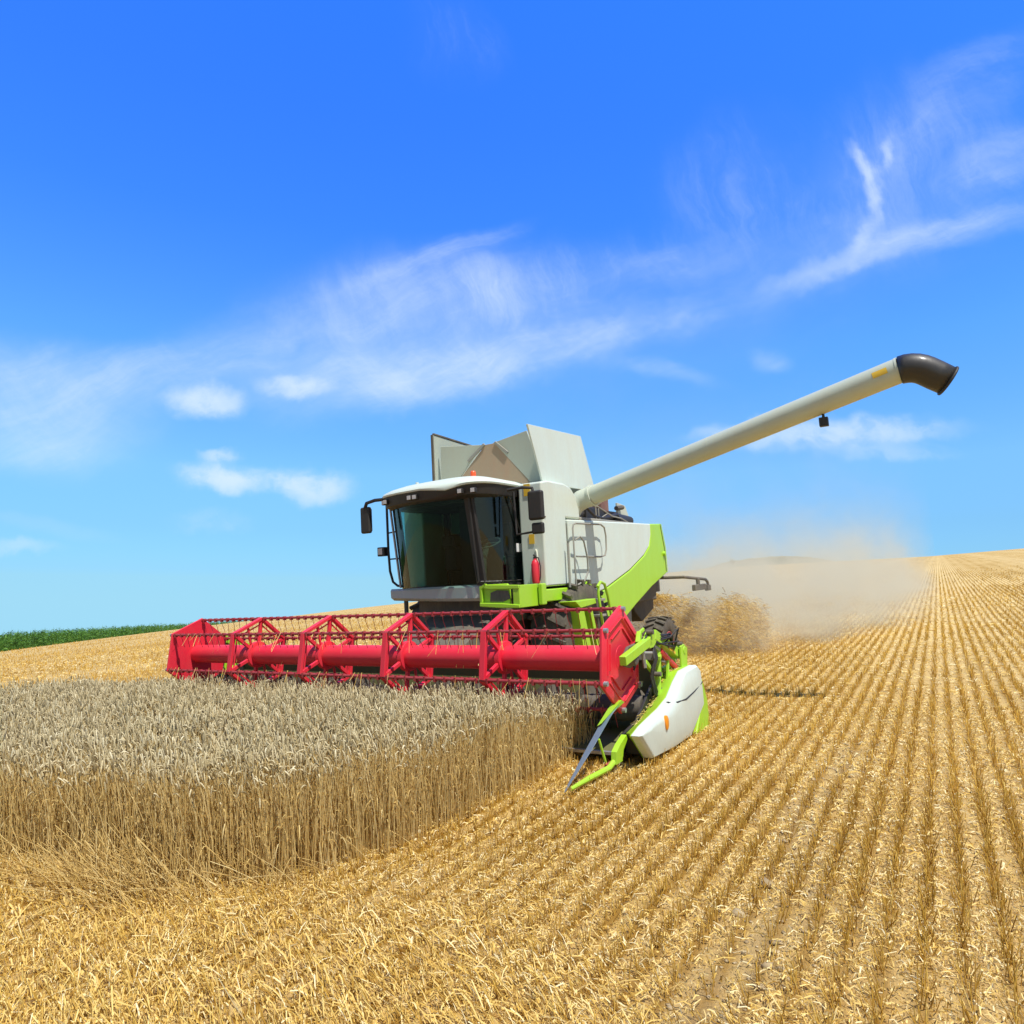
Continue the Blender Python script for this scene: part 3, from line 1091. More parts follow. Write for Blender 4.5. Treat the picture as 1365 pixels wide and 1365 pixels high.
    m = MB(); m.box(-1.61, -1.40, 1.66, 1.75, 2.92, 3.38); m.build('mirror', 'black', mr, .035, segs=4)
    m = MB(); m.box(-1.595, -1.415, 1.751, 1.756, 2.96, 3.34); m.build('mirror_glass', 'mirror', mr)
    m = MB()
    m.tube([(1.10, 2.2, 3.42), (1.35, 2.25, 3.44), (1.5, 2.3, 3.42), (1.52, 2.31, 3.3)], .025, 8)
    m.tube([(1.12, 2.35, 3.40), (1.16, 2.32, 2.70), (1.5, 2.31, 2.72)], .02, 8)
    mr = m.build('mirror_arm', 'black', root)
    m = MB(); m.box(1.42, 1.69, 2.25, 2.35, 2.90, 3.37); m.build('mirror', 'black', mr, .04, segs=4, label='larger upper mirror housing')
    m = MB(); m.box(1.46, 1.67, 2.27, 2.35, 2.68, 2.86); m.build('mirror', 'black', mr, .03, segs=3, label='smaller lower mirror housing')
    # hand rail with work lamp on the right front corner
    m = MB()
    m.tube([(-1.33, 2.05, 3.42), (-1.33, 2.05, 2.6), (-1.31, 2.05, 2.25), (-1.25, 2.05, 2.06), (-1.15, 2.05, 1.99), (-.97, 2.05, 1.96)], .022, 8)
    m.tube([(-1.33, 2.05, 2.92), (-1.05, 2.05, 2.94)], .014, 6)
    m.tube([(-1.33, 2.05, 2.46), (-1.0, 2.05, 2.46)], .014, 6)
    m.tube([(-1.33, 2.05, 3.42), (-1.05, 1.95, 3.44)], .014, 6)
    gr = m.build('grab_rail', 'black', root)
    m = MB(); m.box(-1.52, -1.36, 1.97, 2.07, 2.52, 2.68); m.tube([(-1.38, 2.04, 2.60), (-1.32, 2.05, 2.58)], .02, 6); m.build('work_lamp', 'black', gr, .02)
    m = MB(); m.box(-1.50, -1.40, 1.962, 1.968, 2.55, 2.66); m.build('lamp_lens', 'lamp', gr, .004)
    # under-cab dark gear
    m = MB()
    m.box(-.9, .9, 2.3, 3.2, 1.30, 1.84)
    m.tube([(-1.1, 2.2, 1.75), (-1.1, 2.2, 1.45)], .04, 8)
    m.tube([(-.75, 2.2, 1.74), (-.5, 2.6, 1.5)], .02, 6)
    m.build('under_cab_frame', 'dark', root, .02)


def build_engine_and_rails():
    m = MB()
    m.box(.2, 1.20, 4.9, 5.9, 3.02, 3.30)
    m.box(-.9, .9, 5.4, 7.3, 3.02, 3.35)
    m.tube([(1.05, 4.7, 3.12), (1.1, 5.2, 3.25), (1.1, 5.9, 3.2)], .1, 12)
    m.tube([(1.2, 6.2, 3.10), (1.2, 7.1, 3.12)], [.16, .10], 12)
    m.tube([(1.25, 5.6, 3.1), (1.28, 6.2, 3.2), (1.2, 6.6, 3.05)], .05, 8)
    m.tube([(1.35, 4.5, 3.30), (1.38, 4.9, 3.10), (1.36, 5.4, 3.08)], .03, 8)
    m.build('engine', 'black', root, .02)
    m = MB()
    m.lathe([(0, -.02), (.12, 0), (.17, .04), (.17, .30), (.12, .36), (.10, .42), (0, .42)], (1.08, 5.85, 3.22), 2, 20)
    m.tube([(1.08, 5.5, 3.40), (1.08, 5.85, 3.42)], .09, 10)
    m.build('air_filter', 'maroon', root)
    m = MB(); m.tube([(1.2, 6.4, 3.36), (1.2, 6.75, 3.40)], .05, 8); m.build('filter_bolt', 'dark', root)
    m = MB(); m.plate([(1.12, 6.6, 3.15), (1.12, 6.62, 3.50), (1.12, 7.05, 3.46), (1.12, 7.3, 3.13)], .05); m.build('engine_guard', 'cream', root, .01)
    m = MB()
    m.tube([(1.38, 4.95, 3.04), (1.38, 4.95, 3.30), (1.38, 5.05, 3.30), (1.38, 5.75, 3.14), (1.38, 6.2, 3.12), (1.38, 6.6, 3.04)], .015, 6)
    m.tube([(1.38, 5.08, 3.04), (1.38, 5.08, 3.28)], .012, 6)
    m.tube([(1.38, 5.1, 3.06), (1.38, 5.5, 3.18)], .012, 6)
    m.build('deck_rail', 'grey', root)
    # rails beside the ladder
    r1 = .016
    m = MB()
    m.tube([(1.62, 3.42, 1.80), (1.62, 3.42, 2.80), (1.62, 3.46, 2.87), (1.62, 3.55, 2.89), (1.62, 4.60, 2.91), (1.62, 4.75, 2.86), (1.62, 4.80, 2.70), (1.62, 4.78, 2.45), (1.62, 4.70, 2.34), (1.62, 4.50, 2.31), (1.62, 3.50, 2.32)], r1, 8)
    m.tube([(1.62, 3.48, 2.60), (1.66, 3.60, 2.66), (1.68, 3.70, 2.58), (1.68, 3.80, 2.30), (1.68, 3.80, 2.05), (1.66, 3.68, 1.90), (1.62, 3.48, 1.83)], r1, 8)
    m.tube([(1.55, 3.32, 1.80), (1.55, 3.34, 2.55)], .022, 8)
    m.build('hand_rail', 'grey', root)
    m = MB()
    m.tube([(1.36, 2.60, 1.80), (1.36, 2.60, 2.25), (1.34, 2.62, 2.40), (1.30, 2.66, 2.45)], .018, 8)
    m.build('extinguisher_rail', 'cream', root)
    # ladder, folded up beside the front wheel
    m = MB()
    for a in (1.60, 1.88):
        m.tube([(a, 3.70, 1.78), (a, 3.84, 1.86), (a, 4.0, 1.82), (a, 4.12, 1.60), (a, 4.25, 1.1), (a, 4.36, .80)], .028, 8)
    m.tube([(1.88, 3.75, 1.80), (1.88, 3.72, 1.65), (1.88, 3.80, 1.2), (1.88, 3.9, .85)], .025, 8)
    m.prism([(2.9, 1.575), (3.68, 1.585), (3.70, 1.50), (3.1, 1.46)], 0, 1.52, 1.84)
    m.prism([(3.02, 1.45), (3.24, 1.45), (3.45, .75), (3.15, .75)], 0, 1.60, 1.82)
    m.prism([(3.42, 1.45), (3.52, 1.45), (3.75, .75), (3.64, .75)], 0, 1.60, 1.84)
    m.build('ladder', 'green', root, .01)
    m = MB()
    for u in (1.55, 1.28, 1.0):
        m.box(1.62, 1.86, 3.86, 4.05, u - .02, u + .02)
    m.build_each('ladder_tread', 'grey', root, bevel=.006)


def wheel(c, R, w, rimR, lug, side):
    """axis along a; side +1 outer face to +a"""
    n = 64
    prof = [(rimR, -w * .42), (rimR * 1.12, -w * .48), (R * .86, -w * .5), (R * .95, -w * .46), (R * .975, -w * .3), (R * .985, 0), (R * .975, w * .3), (R * .95, w * .46), (R * .86, w * .5), (rimR * 1.12, w * .48), (rimR, w * .42)]
    m = MB()
    m.lathe(prof, c, 0, n)
    k = lug
    for i in range(k):
        for s in (-1, 1):
            t0 = 2 * math.pi * (i + (.5 if s > 0 else 0)) / k
            pts = []
            for (f_, dt, rr) in ((0.02, 0, 1.02), (.28, .30, 1.02), (.50, .52, 1.0)):
                t = t0 + dt * 2 * math.pi / k
                pts.append((c[0] + s * f_ * w, c[1] + math.cos(t) * R * rr, c[2] + math.sin(t) * R * rr))
            for p, q in zip(pts, pts[1:]):
                mid = ((p[0] + q[0]) / 2, (p[1] + q[1]) / 2, (p[2] + q[2]) / 2)
                m.bar(p, q, .045, R * .075, (0, mid[1] - c[1], mid[2] - c[2]))
    o = m.build('wheel', 'rubber', root, 0, smooth=40)
    m = MB()
    s = side
    m.lathe([(rimR * 1.02, s * w * .44), (rimR * .98, s * w * .46), (rimR * .93, s * w * .40), (rimR * .85, s * w * .10), (rimR * .55, s * w * .02), (rimR * .42, s * w * .12), (rimR * .22, s * w * .22), (0, s * w * .24)], c, 0, 40)
    m.build('rim', 'rim', o)
    m = MB()
    for i in range(8):
        t = 2 * math.pi * i / 8
        q = (c[0] + s * w * .05, c[1] + math.cos(t) * rimR * .5, c[2] + math.sin(t) * rimR * .5)
        m.tube([q, (q[0] + s * .03, q[1], q[2])], .014, 6)
    m.build_each('wheel_nut', 'steel', o)


def build_wheels():
    wheel((1.33, 3.72, .93), .95, .70, .42, 22, 1)
    wheel((-1.33, 3.72, .93), .95, .70, .42, 22, -1)
    wheel((1.62, 7.35, .42), .56, .44, .27, 20, 1)
    wheel((-1.62, 7.35, .42), .56, .44, .27, 20, -1)
    m = MB()
    m.box(-1.35, 1.35, 7.22, 7.48, .34, .56)
    m.prism([(7.0, .9), (7.7, .9), (7.5, .5), (7.2, .5)], 0, -.4, .4)
    m.build('rear_axle', 'dark', root, .02)
    # chopper housing under the tail
    m = MB()
    m.prism([(7.4, 1.6), (8.7, 2.1), (9.0, 1.9), (8.9, 1.1), (8.1, .85), (7.7, 1.1)], 0, -.95, .95)
    m.build('straw_chopper', 'dark', root, .03)
    # light bar on the tail
    m = MB()
    m.tube([(1.35, 8.3, 1.83), (1.9, 8.4, 1.82), (1.95, 9.65, 1.74), (1.95, 9.95, 1.72), (1.95, 10.1, 1.65), (1.95, 10.15, 1.52)], .035, 8)
    lb = m.build('tail_light_arm', 'dark', root)
    m = MB(); m.box(1.90, 1.99, 8.95, 9.85, 1.48, 1.62); m.box(1.90, 1.99, 9.98, 10.25, 1.44, 1.58); m.tube([(1.95, 9.3, 1.6), (1.95, 9.3, 1.76)], .05, 8)
    m.build_each('tail_lamp', 'dark', lb, bevel=.015)


def build_pipe():
    p0 = Vector((1.62, 4.28, 3.42)); p1 = Vector((6.71, 3.37, 4.51))
    m = MB()
    # base elbow rising out of the tank wall
    m.tube([(1.22, 4.10, 2.98), (1.24, 4.15, 3.12), (1.30, 4.22, 3.28), (1.42, 4.27, 3.37), p0], [.16, .17, .18, .185, .185], 24)
    d = (p1 - p0).normalized()
    m.tube([p0, p0 + d * .06], .20, 28)
    pipe = m.build('unloading_pipe', 'pipe', root, .006)
    m = MB()
    m.tube([p0 + d * .05, p1], .175, 36)
    m.build('pipe_tube', 'pipe', pipe, 0, smooth=40)
    m = MB()
    q = p0 + d * (p1 - p0).length * .46
    m.tube([q, q + d * .012], .177, 36)
    m.tube([p1 - d * .02, p1 + d * .01], .181, 36)
    m.build_each('pipe_band', 'pipe', pipe)
    # rubber spout bending down
    pts, rad = [p1], [.19]
    dd = d.copy()
    tgt = Vector((.85, .25, -.62)).normalized()
    q = p1.copy()
    for k in range(7):
        f_ = (k + 1) / 7
        v = d.lerp(tgt, min(1, f_ * 1.25)).normalized()
        q = q + v * .064
        pts.append(q.copy()); rad.append(.195)
    pts.append(q + tgt * .16); rad.append(.19)
    m = MB()
    m.tube(pts, rad, 28, cap=False)
    sp = m.build('spout', 'spout', pipe, 0, smooth=60)
    s_ = sp.modifiers.new('thick', 'SOLIDIFY'); s_.thickness = .015; s_.offset = -1
    m = MB()
    e = pts[-1]
    x_ = tgt.cross(Vector((0, 1, 0))).normalized(); y_ = tgt.cross(x_).normalized()
    m.tube([e + (x_ * math.cos(t) + y_ * math.sin(t)) * .193 for t in np.linspace(0, 2 * math.pi, 33)], .018, 8, cap=False)
    m.build('spout_lip', 'black', sp)
    # sticker near the tip, wrapped on the tube, facing the viewer
    side = d.cross(Vector((0, 0, 1))).normalized()
    upv = side.cross(d).normalized()
    m = MB()
    for (off, span, a0, a1) in ((.12, .19, -6, 22),):
        c0 = p1 - d * (off + span); c1 = p1 - d * off
        rows = []
        for k in range(6):
            t = math.radians(a0 + (a1 - a0) * k / 5)
            v = (-side if side.y > 0 else side) * math.cos(t) + upv * math.sin(t)
            rows.append((c0 + v * .1785, c1 + v * .1785))
        vs = [p for r in rows for p in r]
        m.add(vs, [(2 * i, 2 * i + 1, 2 * i + 3, 2 * i + 2) for i in range(5)])
    m.build('warning_sticker', 'yellow', pipe, 0)
    # work lamp hanging under the tube
    q = p1 - d * 1.10 - upv * .175
    m = MB(); m.tube([q, q - Vector((0, 0, .06))], .02, 8)
    m.loft([[q + Vector((x, y, -.05 - z)) for x, y in ((-.06, -.05), (.06, -.05), (.06, .05), (-.06, .05))] for z in (0, .13)])
    m.build('pipe_lamp', 'black', pipe, .015)


def build_header():
    W = 3.86
    # trough: back wall, floor
    m = MB()
    back = [(-.35, .10), (-.35, .13), (.25, .16), (.62, .20), (.86, .36), (.95, .60), (.97, .92), (1.10, .94), (1.12, .30), (.9, .12), (.3, .08)]
    m.prism(back, 0, -W, W)
    hd = m.build('header', 'olive', root, .012, label='dusty cutting header trough, green painted dark for shade, behind the red reel')
    m = MB()
    m.bar((-W, .98, .96), (W, .98, .96), .14, .10)
    m.build('header_beam', 'grey', hd, .015)
    # feeding screw with flighting
    m = MB()
    m.tube([(-W + .02, .48, .42), (W - .02, .48, .42)], .15, 24)
    rings = []
    for s in (-1, 1):
        pr, pr2 = [], []
        n = 150
        for k in range(n + 1):
            x = s * (W - .05) * (1 - k / n * .86)
            t = s * 2 * math.pi * k / n * 6
            pr.append(((x, .48 + math.cos(t) * .15, .42 + math.sin(t) * .15), (x, .48 + math.cos(t) * .26, .42 + math.sin(t) * .26)))
        for a_, b_ in zip(pr, pr[1:]):
            m.add([a_[0], a_[1], b_[1], b_[0]], [(0, 1, 2, 3)])
    m.build('screw_conveyor', 'dark', hd)
    # knife bar with fingers
    m = MB()
    m.bar((-W, -.36, .115), (W, -.36, .115), .06, .03)
    m.build('cutter_bar', 'steel', hd)
    # feeder housing
    m = MB()
    m.loft([[(-.70, 1.12, .25), (.70, 1.12, .25), (.70, 1.12, .95), (-.70, 1.12, .95)], [(-.65, 3.1, .95), (.65, 3.1, .95), (.65, 3.1, 1.75), (-.65, 3.1, 1.75)]])
    m.tube([(-.95, 1.2, .45), (-.85, 3.0, 1.1)], .06, 10)
    m.tube([(.95, 1.2, .45), (.85, 3.0, 1.1)], .06, 10)
    m.build('feeder_housing', 'dark', root, .02)
    # end structures on both sides
    outer = [(-.62, .37), (-.41, .42), (-.15, .455), (.17, .495), (.48, .56), (.72, .69), (.96, .79), (1.42, .80), (1.55, .72), (1.585, .48), (1.59, .30), (.98, .03), (.31, .04), (-.31, .08)]
    inner = [(-.25, .30), (-.05, .33), (.14, .36), (.36, .42), (.60, .50), (.84, .62), (1.0, .74), (1.30, .75), (1.72, .755), (1.74, .48), (1.74, .30), (1.1, .05), (.4, .06), (-.05, .10)]
    for s in (1, -1):
        lab = 'left' if s > 0 else 'right'
        # outer white shield, gently bulged
        m = MB()
        cen = (sum(p[0] for p in outer) / 14, .40)
        def ringo(f_, a):
            return [(s * a, cen[0] + (p[0] - cen[0]) * f_, cen[1] + (p[1] - cen[1]) * f_) for p in outer]
        m.loft([ringo(1.0, 4.10), ringo(1.0, 4.185), ringo(.97, 4.215), ringo(.80, 4.235), ringo(.5, 4.25), ringo(.2, 4.255)])
        cap = m.build('end_shield', 'white', hd, .012, smooth=25)
        # green upper / inner shell
        m = MB()
        m.loft([[(s * 3.90, b, u) for b, u in inner], [(s * 4.02, b * .98 - .02, u + .012) for b, u in [((i[0] + o[0]) / 2, (i[1] + o[1]) / 2) for i, o in zip(inner, outer)]], [(s * 4.098, b, u - .004) for b, u in outer]])
        m.build('shield_shell', 'green', cap, .006, smooth=50)
        # green rear lower corner
        m = MB()
        m.prism([(1.56, .62), (1.72, .33), (1.74, -.02), (1.45, -.05), (1.16, .0), (1.35, .2)], 0, *(sorted((s * 4.05, s * 4.215))))
        m.build('shield_corner', 'green', cap, .02)
        # dark seam across the shield
        m = MB()
        m.tube([(s * 3.96, .36, .462), (s * 4.06, .38, .50), (s * 4.185, .34, .53)], .012, 6)
        m.tube([(s * 4.186, .32, .53), (s * 4.236, .48, .51), (s * 4.254, .75, .50), (s * 4.246, 1.1, .53), (s * 4.21, 1.56, .57)], .010, 6)
        m.build_each('shield_seam', 'black', cap)
        m = MB(); m.loft([[(s * x_, .04 + .045 * f_ * math.cos(t_), .375 + .075 * f_ * math.sin(t_)) for t_ in np.linspace(0, 2 * math.pi, 20, endpoint=False)] for x_, f_ in ((4.235, 1), (4.262, 1), (4.268, .8))])
        if s > 0: m.build('reflector', 'orange', cap)
        # mechanism plates, coloured black to stand in for shade inside the end
        m = MB()
        m.prism([(-.35, .08), (-.35, .30), (.1, .36), (.55, .62), (.95, .80), (1.15, .80), (1.15, .12)], 0, *(sorted((s * 3.86, s * 3.895))))
        m.box(*(sorted((s * 3.90, s * 4.1))), -.28, 1.2, .10, .28)
        m.lathe([(0, -.05), (.16, -.04), (.16, .04), (0, .05)], (s * 3.97, .02, .20), 0, 20)
        m.tube([(s * 3.95, -.25, .18), (s * 3.98, .1, .33), (s * 3.95, .5, .40)], .03, 8)
        m.build('drive_housing', 'black', hd, .008)
        # divider: long blade nose and green linkage
        m = MB()
        m.loft([[(s * (3.80 + x), b, u) for x, b, u in sec] for sec in (
            [(-.045, -.28, .54), (.045, -.28, .58), (.045, -.22, .60), (-.045, -.22, .57)],
            [(-.05, -.52, .47), (.05, -.50, .53), (.05, -.44, .54), (-.05, -.44, .50)],
            [(-.045, -1.0, .25), (.045, -.98, .30), (.045, -.94, .31), (-.045, -.94, .27)],
            [(-.010, -1.52, .035), (.012, -1.52, .045), (.012, -1.50, .05), (-.010, -1.50, .04)])])
        dv = m.build('crop_divider', 'nose', hd, .006)
        m = MB()
        m.loft([[(s * (3.80 + x), b, u) for x, b, u in sec] for sec in (
            [(-.05, -.20, .62), (.055, -.20, .64), (.055, -.12, .60), (-.05, -.12, .58)],
            [(-.058, -.62, .44), (.0, -.62, .475), (.0, -.56, .49), (-.058, -.56, .46)])])
        m.tube([(s * 3.84, -1.46, .06), (s * 3.88, -1.15, .075), (s * 3.93, -.80, .085), (s * 3.95, -.62, .15)], [.018, .028, .03, .03], 8)
        m.prism([(-.72, .10), (-.70, .22), (-.60, .27), (-.42, .33), (-.40, .28), (-.52, .20), (-.56, .10)], 0, *(sorted((s * 3.92, s * 3.98))))
        m.tube([(s * 3.86, -.72, .12), (s * 3.84, -.80, .36)], .014, 6)
        m.build('divider_linkage', 'green', dv, .006)
        m = MB(); m.tube([(s * 3.9, -.80, .10), (s * 3.93, -.60, .13)], .018, 6); m.build('divider_pin', 'darkred', dv)
        # reel arm
        m = MB()
        x = s * 3.97
        m.bar((x, 1.42, .93), (x, .56, 1.26), .09, .12)
        m.bar((x, .44, 1.20), (x, -.36, 1.07), .08, .10)
        m.prism([(1.28, .78), (1.30, 1.04), (1.42, 1.06), (1.55, 1.0), (1.50, .78)], 0, *(sorted((x - .09, x - .06))))
        m.prism([(1.28, .78), (1.30, 1.04), (1.42, 1.06), (1.55, 1.0), (1.50, .78)], 0, *(sorted((x + .06, x + .09))))
        m.tube([(x - .1, 1.42, .98), (x + .1, 1.42, .98)], .05, 10)
        m.prism([(.36, 1.12), (.38, 1.24), (.50, 1.31), (.60, 1.27), (.60, 1.18), (.48, 1.12)], 0, *(sorted((x - .05, x + .04))))
        m.tube([(x, .72, 1.12), (x, .62, .55)], .035, 8)
        m.tube([(x - s * .05, .9, .72), (x - s * .05, .88, 1.0), (x - s * .05, .70, 1.1)], .02, 6)
        ra = m.build('reel_arm', 'green', hd, .01)
        for q0, q1, w_ in (((.60, .34, 1.30), (.64, .22, 1.19), .05), ((.66, .75, 1.0), (.66, .60, .62), .035), ((.70, .95, .92), (.72, .85, .60), .03),
                           ((.62, .98, 1.02), (.74, .60, .98), .035), ((.66, .30, .98), (.66, .55, .84), .04), ((.60, 1.30, .80), (.60, 1.05, .78), .05),
                           ((.60, .48, 1.33), (.60, .30, 1.27), .03), ((.58, .10, 1.13), (.58, .22, .98), .04)):
            mm = MB()
            mm.bar((s * (3.30 + q0[0]), q0[1], q0[2]), (s * (3.28 + q1[0]), q1[1], q1[2]), w_, w_ * 1.3)
            mm.build('arm_bracket', 'green', ra, bevel=.006)
        for q_ in ((3.99, .42, 1.30), (3.99, .95, 1.09), (4.0, 1.38, 1.06), (3.98, .60, .80), (4.0, .72, .60)):
            mm = MB()
            mm.tube([(s * (q_[0] - .03), q_[1], q_[2]), (s * (q_[0] + .05), q_[1], q_[2])], .028, 10)
            mm.build('arm_bolt', 'dark', ra)
        m = MB(); m.tube([(x + s * .02, 1.22, .80), (x + s * .02, .72, 1.06)], .035, 10); m.build('lift_cylinder', 'red', ra)
        m = MB(); m.tube([(x + s * .02, .70, 1.07), (x, .52, 1.16)], .018, 8); m.tube([(x, .26, .92), (x, .22, 1.12)], .022, 8); m.build_each('piston_rod', 'steel', ra)
        m = MB(); m.bar((x + s * .052, 1.18, .975), (x + s * .052, .95, 1.065), .004, .03, (0, 0, 1)); m.build('warning_sticker', 'yellow', ra)
        m = MB()
        for k in range(7):
            o1, o2 = rng.normal(size=2) * .05
            m.tube([(x, 1.25, .98), (x + s * (.05 + .02 * k), 1.0 + o1, 1.18 + o2), (x + s * .04, .7 + o2, 1.24 - .02 * k), (x, .45, 1.28 + .4 * o1), (x - s * .02, .2 + o1, 1.16), (x - s * .05, .05, 1.10 - .03 * k)], .011, 6)
        for k in range(5):
            o1, o2 = rng.normal(size=2) * .06
            m.tube([(x, .55, 1.2), (x + s * .05, .50 + o1, 1.0), (x, .45 + o2, .8), (x, .55 + o1, .6), (x - s * .02, .7, .5)], .011, 6)
        m.build_each('hydraulic_hose', 'black', ra)
        # hydraulic motor / bearing at reel centre
        m = MB()
        m.lathe([(0, -.06), (.07, -.05), (.09, 0), (.07, .10), (0, .12)], (s * 3.88, 0, 1.05), 0, 20)
        m.prism([(-.12, .98), (.05, .94), (.32, 1.10), (.30, 1.20), (.0, 1.18), (-.12, 1.10)], 0, *(sorted((s * 3.86, s * 3.90))))
        m.build('reel_bearing', 'dark', ra, .01)


def build_reel():
    cz, R, ph = 1.05, .553, math.radians(9)
    A5 = 3.80
    verts = []
    for k in range(6):
        t = math.radians(90 + 60 * k) - ph * -1
        # angle measured from the forward direction (-b) upwards
        t = math.radians(30 + 60 * k) + ph
        verts.append((-math.cos(t), math.sin(t)))            # (b, u) unit
    m = MB()
    m.tube([(-A5, 0, cz), (A5, 0, cz)], .145, 36)
    reel = m.build('reel', 'red', root, .004, smooth=40, label='red tined pick-up reel of the cutting header')
    P = lambda k, r, a: (a, verts[k % 6][0] * r, cz + verts[k % 6][1] * r)
    # solid end plates with pressed rings
    for s in (1, -1):
        m = MB()
        a0 = s * A5
        m.loft([[P(k, R * 1.06, a0 - s * .03) for k in range(6)], [P(k, R * 1.07, a0) for k in range(6)], [P(k, R * .98, a0 + s * .02) for k in range(6)], [P(k, R * .80, a0 + s * .02) for k in range(6)],
                [P(k, R * .75, a0 - s * .004) for k in range(6)], [P(k, R * .30, a0 - s * .004) for k in range(6)]])
        e = m.build('reel_end_plate', 'red', reel, .006)
        m = MB()
        for k in range(6):
            for r_ in (.86, .64):
                p, q = Vector(P(k, R * r_, a0)), Vector(P(k + 1, R * r_, a0))
                u_ = (q - p) * .1
                m.bar(p + u_ + Vector((s * .022, 0, 0)) * (1 if r_ > .8 else .2), q - u_ + Vector((s * .022, 0, 0)) * (1 if r_ > .8 else .2), .012, .022, (1, 0, 0))
        m.build_each('plate_rib', 'red', e, bevel=.003)
        m = MB()
        for k in range(6):
            q = P(k, R * .99, a0)
            m.tube([(q[0] - s * .03, q[1], q[2]), (q[0] + s * .05, q[1], q[2])], .028, 10)
        m.build_each('bar_bearing', 'steel', e)
    # open spiders
    for j in range(1, 5):
        a = A5 - 2 * A5 * j / 5
        m = MB()
        for k in range(6):
            m.bar(P(k, R, a), P(k + 1, R, a), .045, .075, (1, 0, 0))
            m.bar(P(k, R * .84, a - .004), P(k + 1, R * .84, a - .004), .02, .018, (1, 0, 0))
            m.bar(P(k, .13, a), P(k, R, a), .05, .045, (1, 0, 0))
            m.bar(P(k, .13, a), ((P(k, R, a)[0]), (P(k, R, a)[1] + P(k + 1, R, a)[1]) / 2, (P(k, R, a)[2] + P(k + 1, R, a)[2]) / 2), .03, .03, (1, 0, 0)) if k in (0, 3) else None
        m.lathe([(.147, -.04), (.20, -.035), (.20, .035), (.147, .04)], (a, 0, cz), 0, 24)
        sp = m.build('reel_spider', 'red', reel, .005)
    # six tine bars
    REST = MB()
    for k in range(6):
        m = MB()
        p, q = P(k, R, -A5), P(k, R, A5)
        m.tube([p, q], .019, 10)
        m.build('tine_bar', 'darkred', reel)
        # spring tines with their clips: the two bars in front are built tine by tine, the rest of them as one part
        n = 50
        rest = MB()
        for i in range(n):
            a = -A5 + .08 + i * (2 * A5 - .16) / (n - 1)
            j1, j2 = rng.normal(size=2) * .012
            b, u = p[1], p[2]
            t_ = MB() if k in (0, 1) else rest
            t_.box(a - .012, a + .012, b - .026, b + .026, u - .036, u + .024)
            t_.tube([(a, b, u - .02), (a + j1 * .5, b + .012, u - .09), (a + j1, b + .05 + j2, u - .20)], .0045, 4)
            if k in (0, 1): t_.build('tine', 'darkred', reel)
        if k not in (0, 1):
            REST.add(rest.v, rest.f)
    ro = REST.build('tines', 'darkred', reel)
    ro['kind'] = 'stuff'


build_body()
build_cab()
build_engine_and_rails()
build_wheels()
build_pipe()
build_header()
build_reel()

# fire extinguisher on the platform
ext = empty('fire_extinguisher', ROOT_M @ Matrix.Translation((1.33, 2.56, 1.90)) @ Matrix.Diagonal((.78, .78, .92, 1)), 'red fire extinguisher clamped beside the cab door', 'extinguisher')
m = MB(); m.lathe([(0, 0), (.075, .005), (.085, .04), (.085, .34), (.06, .40), (.03, .42), (.03, .44)], (0, 0, 0), 2, 20); m.build('cylinder_body', 'red', ext, smooth=50)
m = MB(); m.lathe([(.03, .44), (.032, .47), (.0, .475)], (0, 0, 0), 2, 12); m.bar((0, -.06, .50), (0, .04, .48), .02, .02); m.build('valve', 'black', ext)
m = MB(); m.tube([(0, 0, .46), (.09, -.02, .45), (.13, -.02, .30), (.12, -.02, .12), (.10, -.02, .05)], .012, 6); m.build('hose', 'black', ext)
# ------------------------------------------------------------------ the crop, the stubble and what lies on it


def in_poly(x, y, poly):
    c = np.zeros(len(x), bool)
    n = len(poly)
    for i in range(n):
        x1, y1 = poly[i]; x2, y2 = poly[(i + 1) % n]
        k = ((y1 > y) != (y2 > y)) & (x < (x2 - x1) * (y - y1) / (y2 - y1 + 1e-12) + x1)
        c ^= k
    return c


def in_view(x, y, margin=.12, rmin=2.0):
    """keeps a generous wedge in front of the viewer, wider than the frame"""
    return (np.abs(np.arctan2(x, y)) < math.radians(37) + margin + 1.2 / np.maximum(np.hypot(x, y), 1)) & (y > 0) & (np.hypot(x, y) > rmin)


CROP = [(3.30, .05), (3.28, -1.2), (3.26, -2.5), (3.16, -3.2), (2.95, -3.85), (2.2, -4.30), (.4, -4.50), (-1.5, -4.35), (-4, -4.3), (-8.5, -4.2), (-8.2, -3.0), (-6.2, -2.3), (-5.6, -1.5), (-5.3, -.8), (-4.7, -.1), (-4.1, .35), (-3.8, .1)]


